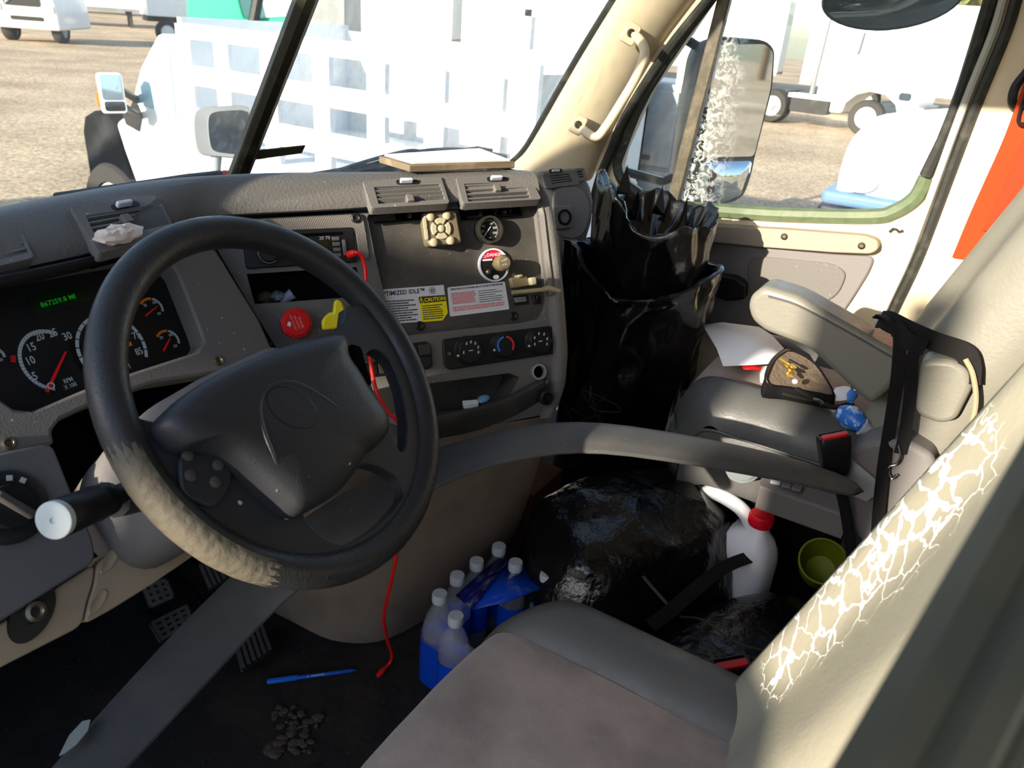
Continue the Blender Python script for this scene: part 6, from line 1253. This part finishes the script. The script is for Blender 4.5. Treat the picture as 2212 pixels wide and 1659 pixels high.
for a in (-2.35, -3.65): wheel_at(m_tyre, m_greym, tr, TR.p(a, -.76, -.3), .52, .6, (-1, .1, 0), rim=.62)
m = M(); m.prism(TR, [(-3.8, -.42), (-2.2, -.42), (-2.0, -.28), (-4.0, -.28)], -1.6, -.4); obj('fifth_wheel', m, m_tread, tr)
# --- nose of a white truck close on the right, blue bumper
NF = Fr((7.0, 0, 0), (0, -1, 0), (-1, 0, 0)); nt_ = thing('parked_truck', (8.0, -1.6, GZ), 'white truck nose with blue bumper close outside the side window', 'truck')
rows = []
for y, z, zb in ((.62, .30, -.06), (.60, .46, -.08), (.52, .54, -.10), (.1, .62, -.10), (-.6, .76, -.10), (-2.0, .98, -.10), (-4.2, 1.2, -.10)):
    rows.append([V((7.06, y, zb)), V((7.0, y, lerp(zb, z, .5))), V((7.05, y, z-.06)), V((7.25, y, z)), V((8.1, y, z+.10)), V((9.0, y, z)), V((9.2, y, zb))])
m = M(); m.loft(rows, cap=True); obj('hood_shell', m, m_white, nt_, sub=1, smooth=60)
m = M(); m.wbox(6.98, 9.2, -4.2, .72, -.20, -.06); obj('bumper', m, mat('pale_blue_paint', (84, 120, 158), .4), nt_, bevel=.05, bseg=3)
m = M(); m.wbox(7.02, 9.15, -4.2, .74, -.95, -.20); obj('lower_bumper', m, mat('navy_plastic', (18, 30, 56), .35), nt_, bevel=.05, bseg=3)
m = M(); m.wbox(6.96, 7.02, -.4, .1, -.85, -.46); obj('step_plate', m, m_greym, nt_, bevel=.02); m = M(); m.ball((7.0, .40, .06), .02, .16, .11); obj('headlamp', m, m_cap, nt_)
wheel_at(m_tyre, m_white, nt_, V((7.2, -1.2, -.76)), .52, .34, (-1, 0, 0))
# --- grille truck at the far left
g0 = AZ(62, 92, GZ); GT = Fr((g0.x, g0.y, 0), V((.62, -.78, 0)), V((-.78, -.62, 0))); gt = thing('grille_truck', (g0.x, g0.y, GZ), 'white truck with dark grille facing us across the lot', 'truck')
m = M(); m.prism(GT, rpoly([(-1.35, -.75), (1.35, -.75), (1.3, .2), (1.1, 1.1), (1.05, 3.0), (-1.05, 3.0), (-1.1, 1.1), (-1.3, .2)], .12), -3.5, 0); obj('cab_body', m, m_white, gt, bevel=.08, bseg=3)
m = M(); m.prism(GT, rrect(-.70, .72, .12, 1.18, .1), 0, .05); gl2 = obj('grille', m, m_black, gt); m = M(); m.tube([GT.p(-.62, .2, .07), GT.p(.6, 1.1, .07)], .05, 6); obj('grille_bar', m, m_greym, gl2)
m = M(); m.prism(GT, rrect(-.52, .75, -.42, -.26, .04), 0, .04); obj('bumper_slot', m, m_black, gt)
for s_ in (-1, 1): m = M(); m.prism(GT, rrect(s_*1.02-.2, s_*1.02+.2, -.1, .2, .08), 0, .05); obj('headlamp', m, m_cap, gt); wheel_at(m_tyre, m_greym, gt, GT.p(s_*1.0, -.76, -.9), .52, .4, GT.u*s_)
# --- lone trailer with its wheel beside the pickup's cab
w0 = AZ(366, 96, GZ); lt_ = thing('flat_trailer', (w0.x+1.5, w0.y-1, GZ), 'pale trailer with dark wheels beyond the pickup cab', 'trailer'); LFt = Fr((w0.x, w0.y, 0), V((.9, -.43, 0)), V((-.43, -.9, 0)))
m = M(); m.prism(LFt, [(-.8, -.05), (7, -.05), (7, 2.2), (-.8, 2.2)], -2.4, -.1); obj('trailer_box', m, m_white, lt_, bevel=.03)
for a in (0, 1.25): wheel_at(m_tyre, m_whited, lt_, LFt.p(a, -.74, -.2), .54, .4, LFt.n)
m = M(); m.prism(LFt, [(-.8, -.3), (7, -.3), (7, -.05), (-.8, -.05)], -2.0, -.5); obj('frame_rails', m, m_tread, lt_)
# far tandem at the top edge
f0 = V((42, 72, 0)); ft = box_trailer('white trailer with brown tandem wheels at the top edge', (f0.x, f0.y), 14, radians(150))
# --- green machine behind the stake truck
q = AD(500, 20, 15); gm = thing('green_machine', (q.x, q.y, GZ), 'bright green loader standing behind the stake sided pickup', 'machine'); GM = Fr((q.x, q.y, 0), RT0, -FW0)
m = M(); m.prism(GM, rpoly([(-.8, -.4), (1.6, -.4), (1.5, .75), (.9, .95), (.2, .85), (.1, 1.3), (-.75, 1.35)], .06), -1.2, 0); obj('body', m, m_greenp, gm, bevel=.03)
m = M(); m.prism(GM, [(-.75, 1.3), (.15, 1.3), (.1, 2.2), (-.7, 2.2)], -1.1, -.05); obj('cab', m, m_darkv, gm, bevel=.03); m = M(); m.prism(GM, [(.95, .5), (1.9, .6), (1.9, 1.8), (1.2, 1.9)], -1.3, -.02); obj('arm', m, m_greym, gm, bevel=.02)
m = M(); m.tube([GM.p(.3, .5, .1), GM.p(.6, 1.6, .1), GM.p(1.3, 2.1, .1)], .09, 8); obj('boom', m, m_black, gm)
for a in (-.4, 1.2): wheel_at(m_tyre, m_greenp, gm, GM.p(a, -.70, .05), .58, .45, GM.n)
# --- trees along the back of the lot
def tree(x, y, h, r, label, sd):
    random.seed(sd); t = thing('tree', (x, y, GZ), label, 'tree', 'trees behind the lot')
    m = M(); m.tube([V((x, y, GZ)), V((x+.1, y, GZ+h*.4)), V((x, y+.1, GZ+h*.7))], [h*.03, h*.022, h*.012], 8); obj('trunk', m, m_bark, t)
    m = M()
    for i in range(420):
        d = V((random.gauss(0, 1), random.gauss(0, 1), random.gauss(0, .8))); d = d.normalized()*random.random()**.4; p = V((x+d.x*r, y+d.y*r, GZ+h*.62+d.z*h*.38)); s_ = random.uniform(.25, .6)
        a = V((random.uniform(-1, 1), random.uniform(-1, 1), random.uniform(-1, 1))).normalized(); b = a.orthogonal().normalized(); c = a.cross(b); m.add([p+b*s_, p+c*s_*.6, p-b*s_, p-c*s_*.6], [[0, 1, 2, 3]])
    obj('crown', m, m_leaf, t, smooth=0, fix=False)
for i, (x, y, h, r, lb) in enumerate([(52, -4, 8, 4.5, 'tree rising over the trailers at the upper corner of the side window'), (54, 6, 7, 4, 'tree over the trailers above the day cab tractor'), (50, 26, 8.5, 5, 'olive tree above the passenger end of the windscreen'), (52, 34, 7.5, 4.5, 'tree over the middle of the windscreen'), (50, 44, 8, 5, 'tree right of the windscreen divider top'), (46, 54, 7.5, 3.5, 'tree left of the windscreen divider top'), (20, -48, 8, 5, 'tall tree behind the truck shown in the door mirror'), (9, -52, 9, 6, 'broad tree behind the truck shown in the door mirror'), (30, -42, 7, 5, 'low tree behind the truck beside the tall one'), (54, -14, 7.5, 4.5, 'tree past the rear pillar on the passenger side')]): tree(x, y, h, r, lb, 30+i)
# --- unseen flatbed with upright boards, added so its shadow falls on floor and seats
fb = thing('flatbed_trailer', (-7.2, 0, GZ), 'loaded flatbed trailer standing on the driver side of the truck', 'trailer')
m = M(); m.wbox(-8.4, -5.6, -11, 11.5, -.1, .15); obj('deck', m, m_tread, fb); m = M(); m.wbox(-8.3, -5.5, -11, 11.4, .15, 2.17); obj('load', m, m_whited, fb, bevel=.02)
for y in (-9, -7.7, 9): wheel_at(m_tyre, m_greym, fb, V((-6.0, y, -.76)), .52, .5, (1, 0, 0))
for y0_, y1_, z0_, h_, lb in ((.845, 1.55, 2.345, 2.56, 'upright wooden sheet on skids on the flatbed load nearest the nose'), (.47, .70, 2.172, 2.72, 'tall upright board strapped on the flatbed load')):
    r = thing('crate', (-6.06, (y0_+y1_)/2, 2.172), lb, 'crate'); m = M(); m.wbox(-5.60, -5.52, y0_, y1_, z0_, h_); obj('shade_panel', m, m_card, r, bevel=.01)  # thin boards out of view, added to cut the sunlight into patches
    if z0_ > 2.2:
        for y in (y0_+.10, y1_-.09): m = M(); m.wbox(-5.60, -5.52, y-.085, y+.085, 2.172, z0_); obj('shade_skid', m, m_card, r)  # skids placed to block sun below the sheet

# ---------------------------------------------------------------- lettering becomes mesh
def letters_to_mesh():
    fo = [o for o in bpy.data.objects if o.type == 'FONT']; bpy.context.view_layer.update(); dg = bpy.context.evaluated_depsgraph_get()
    for o in fo:
        me = bpy.data.meshes.new_from_object(o.evaluated_get(dg)); nm = o.name; par = o.parent; mb = o.matrix_basis.copy(); mt_ = o.data.materials[0]
        o.name = 'old'; n = bpy.data.objects.new(nm, me); COL.objects.link(n); n.parent = par; n.matrix_basis = mb
        if not me.materials: me.materials.append(mt_)
        bpy.data.objects.remove(o)
letters_to_mesh()
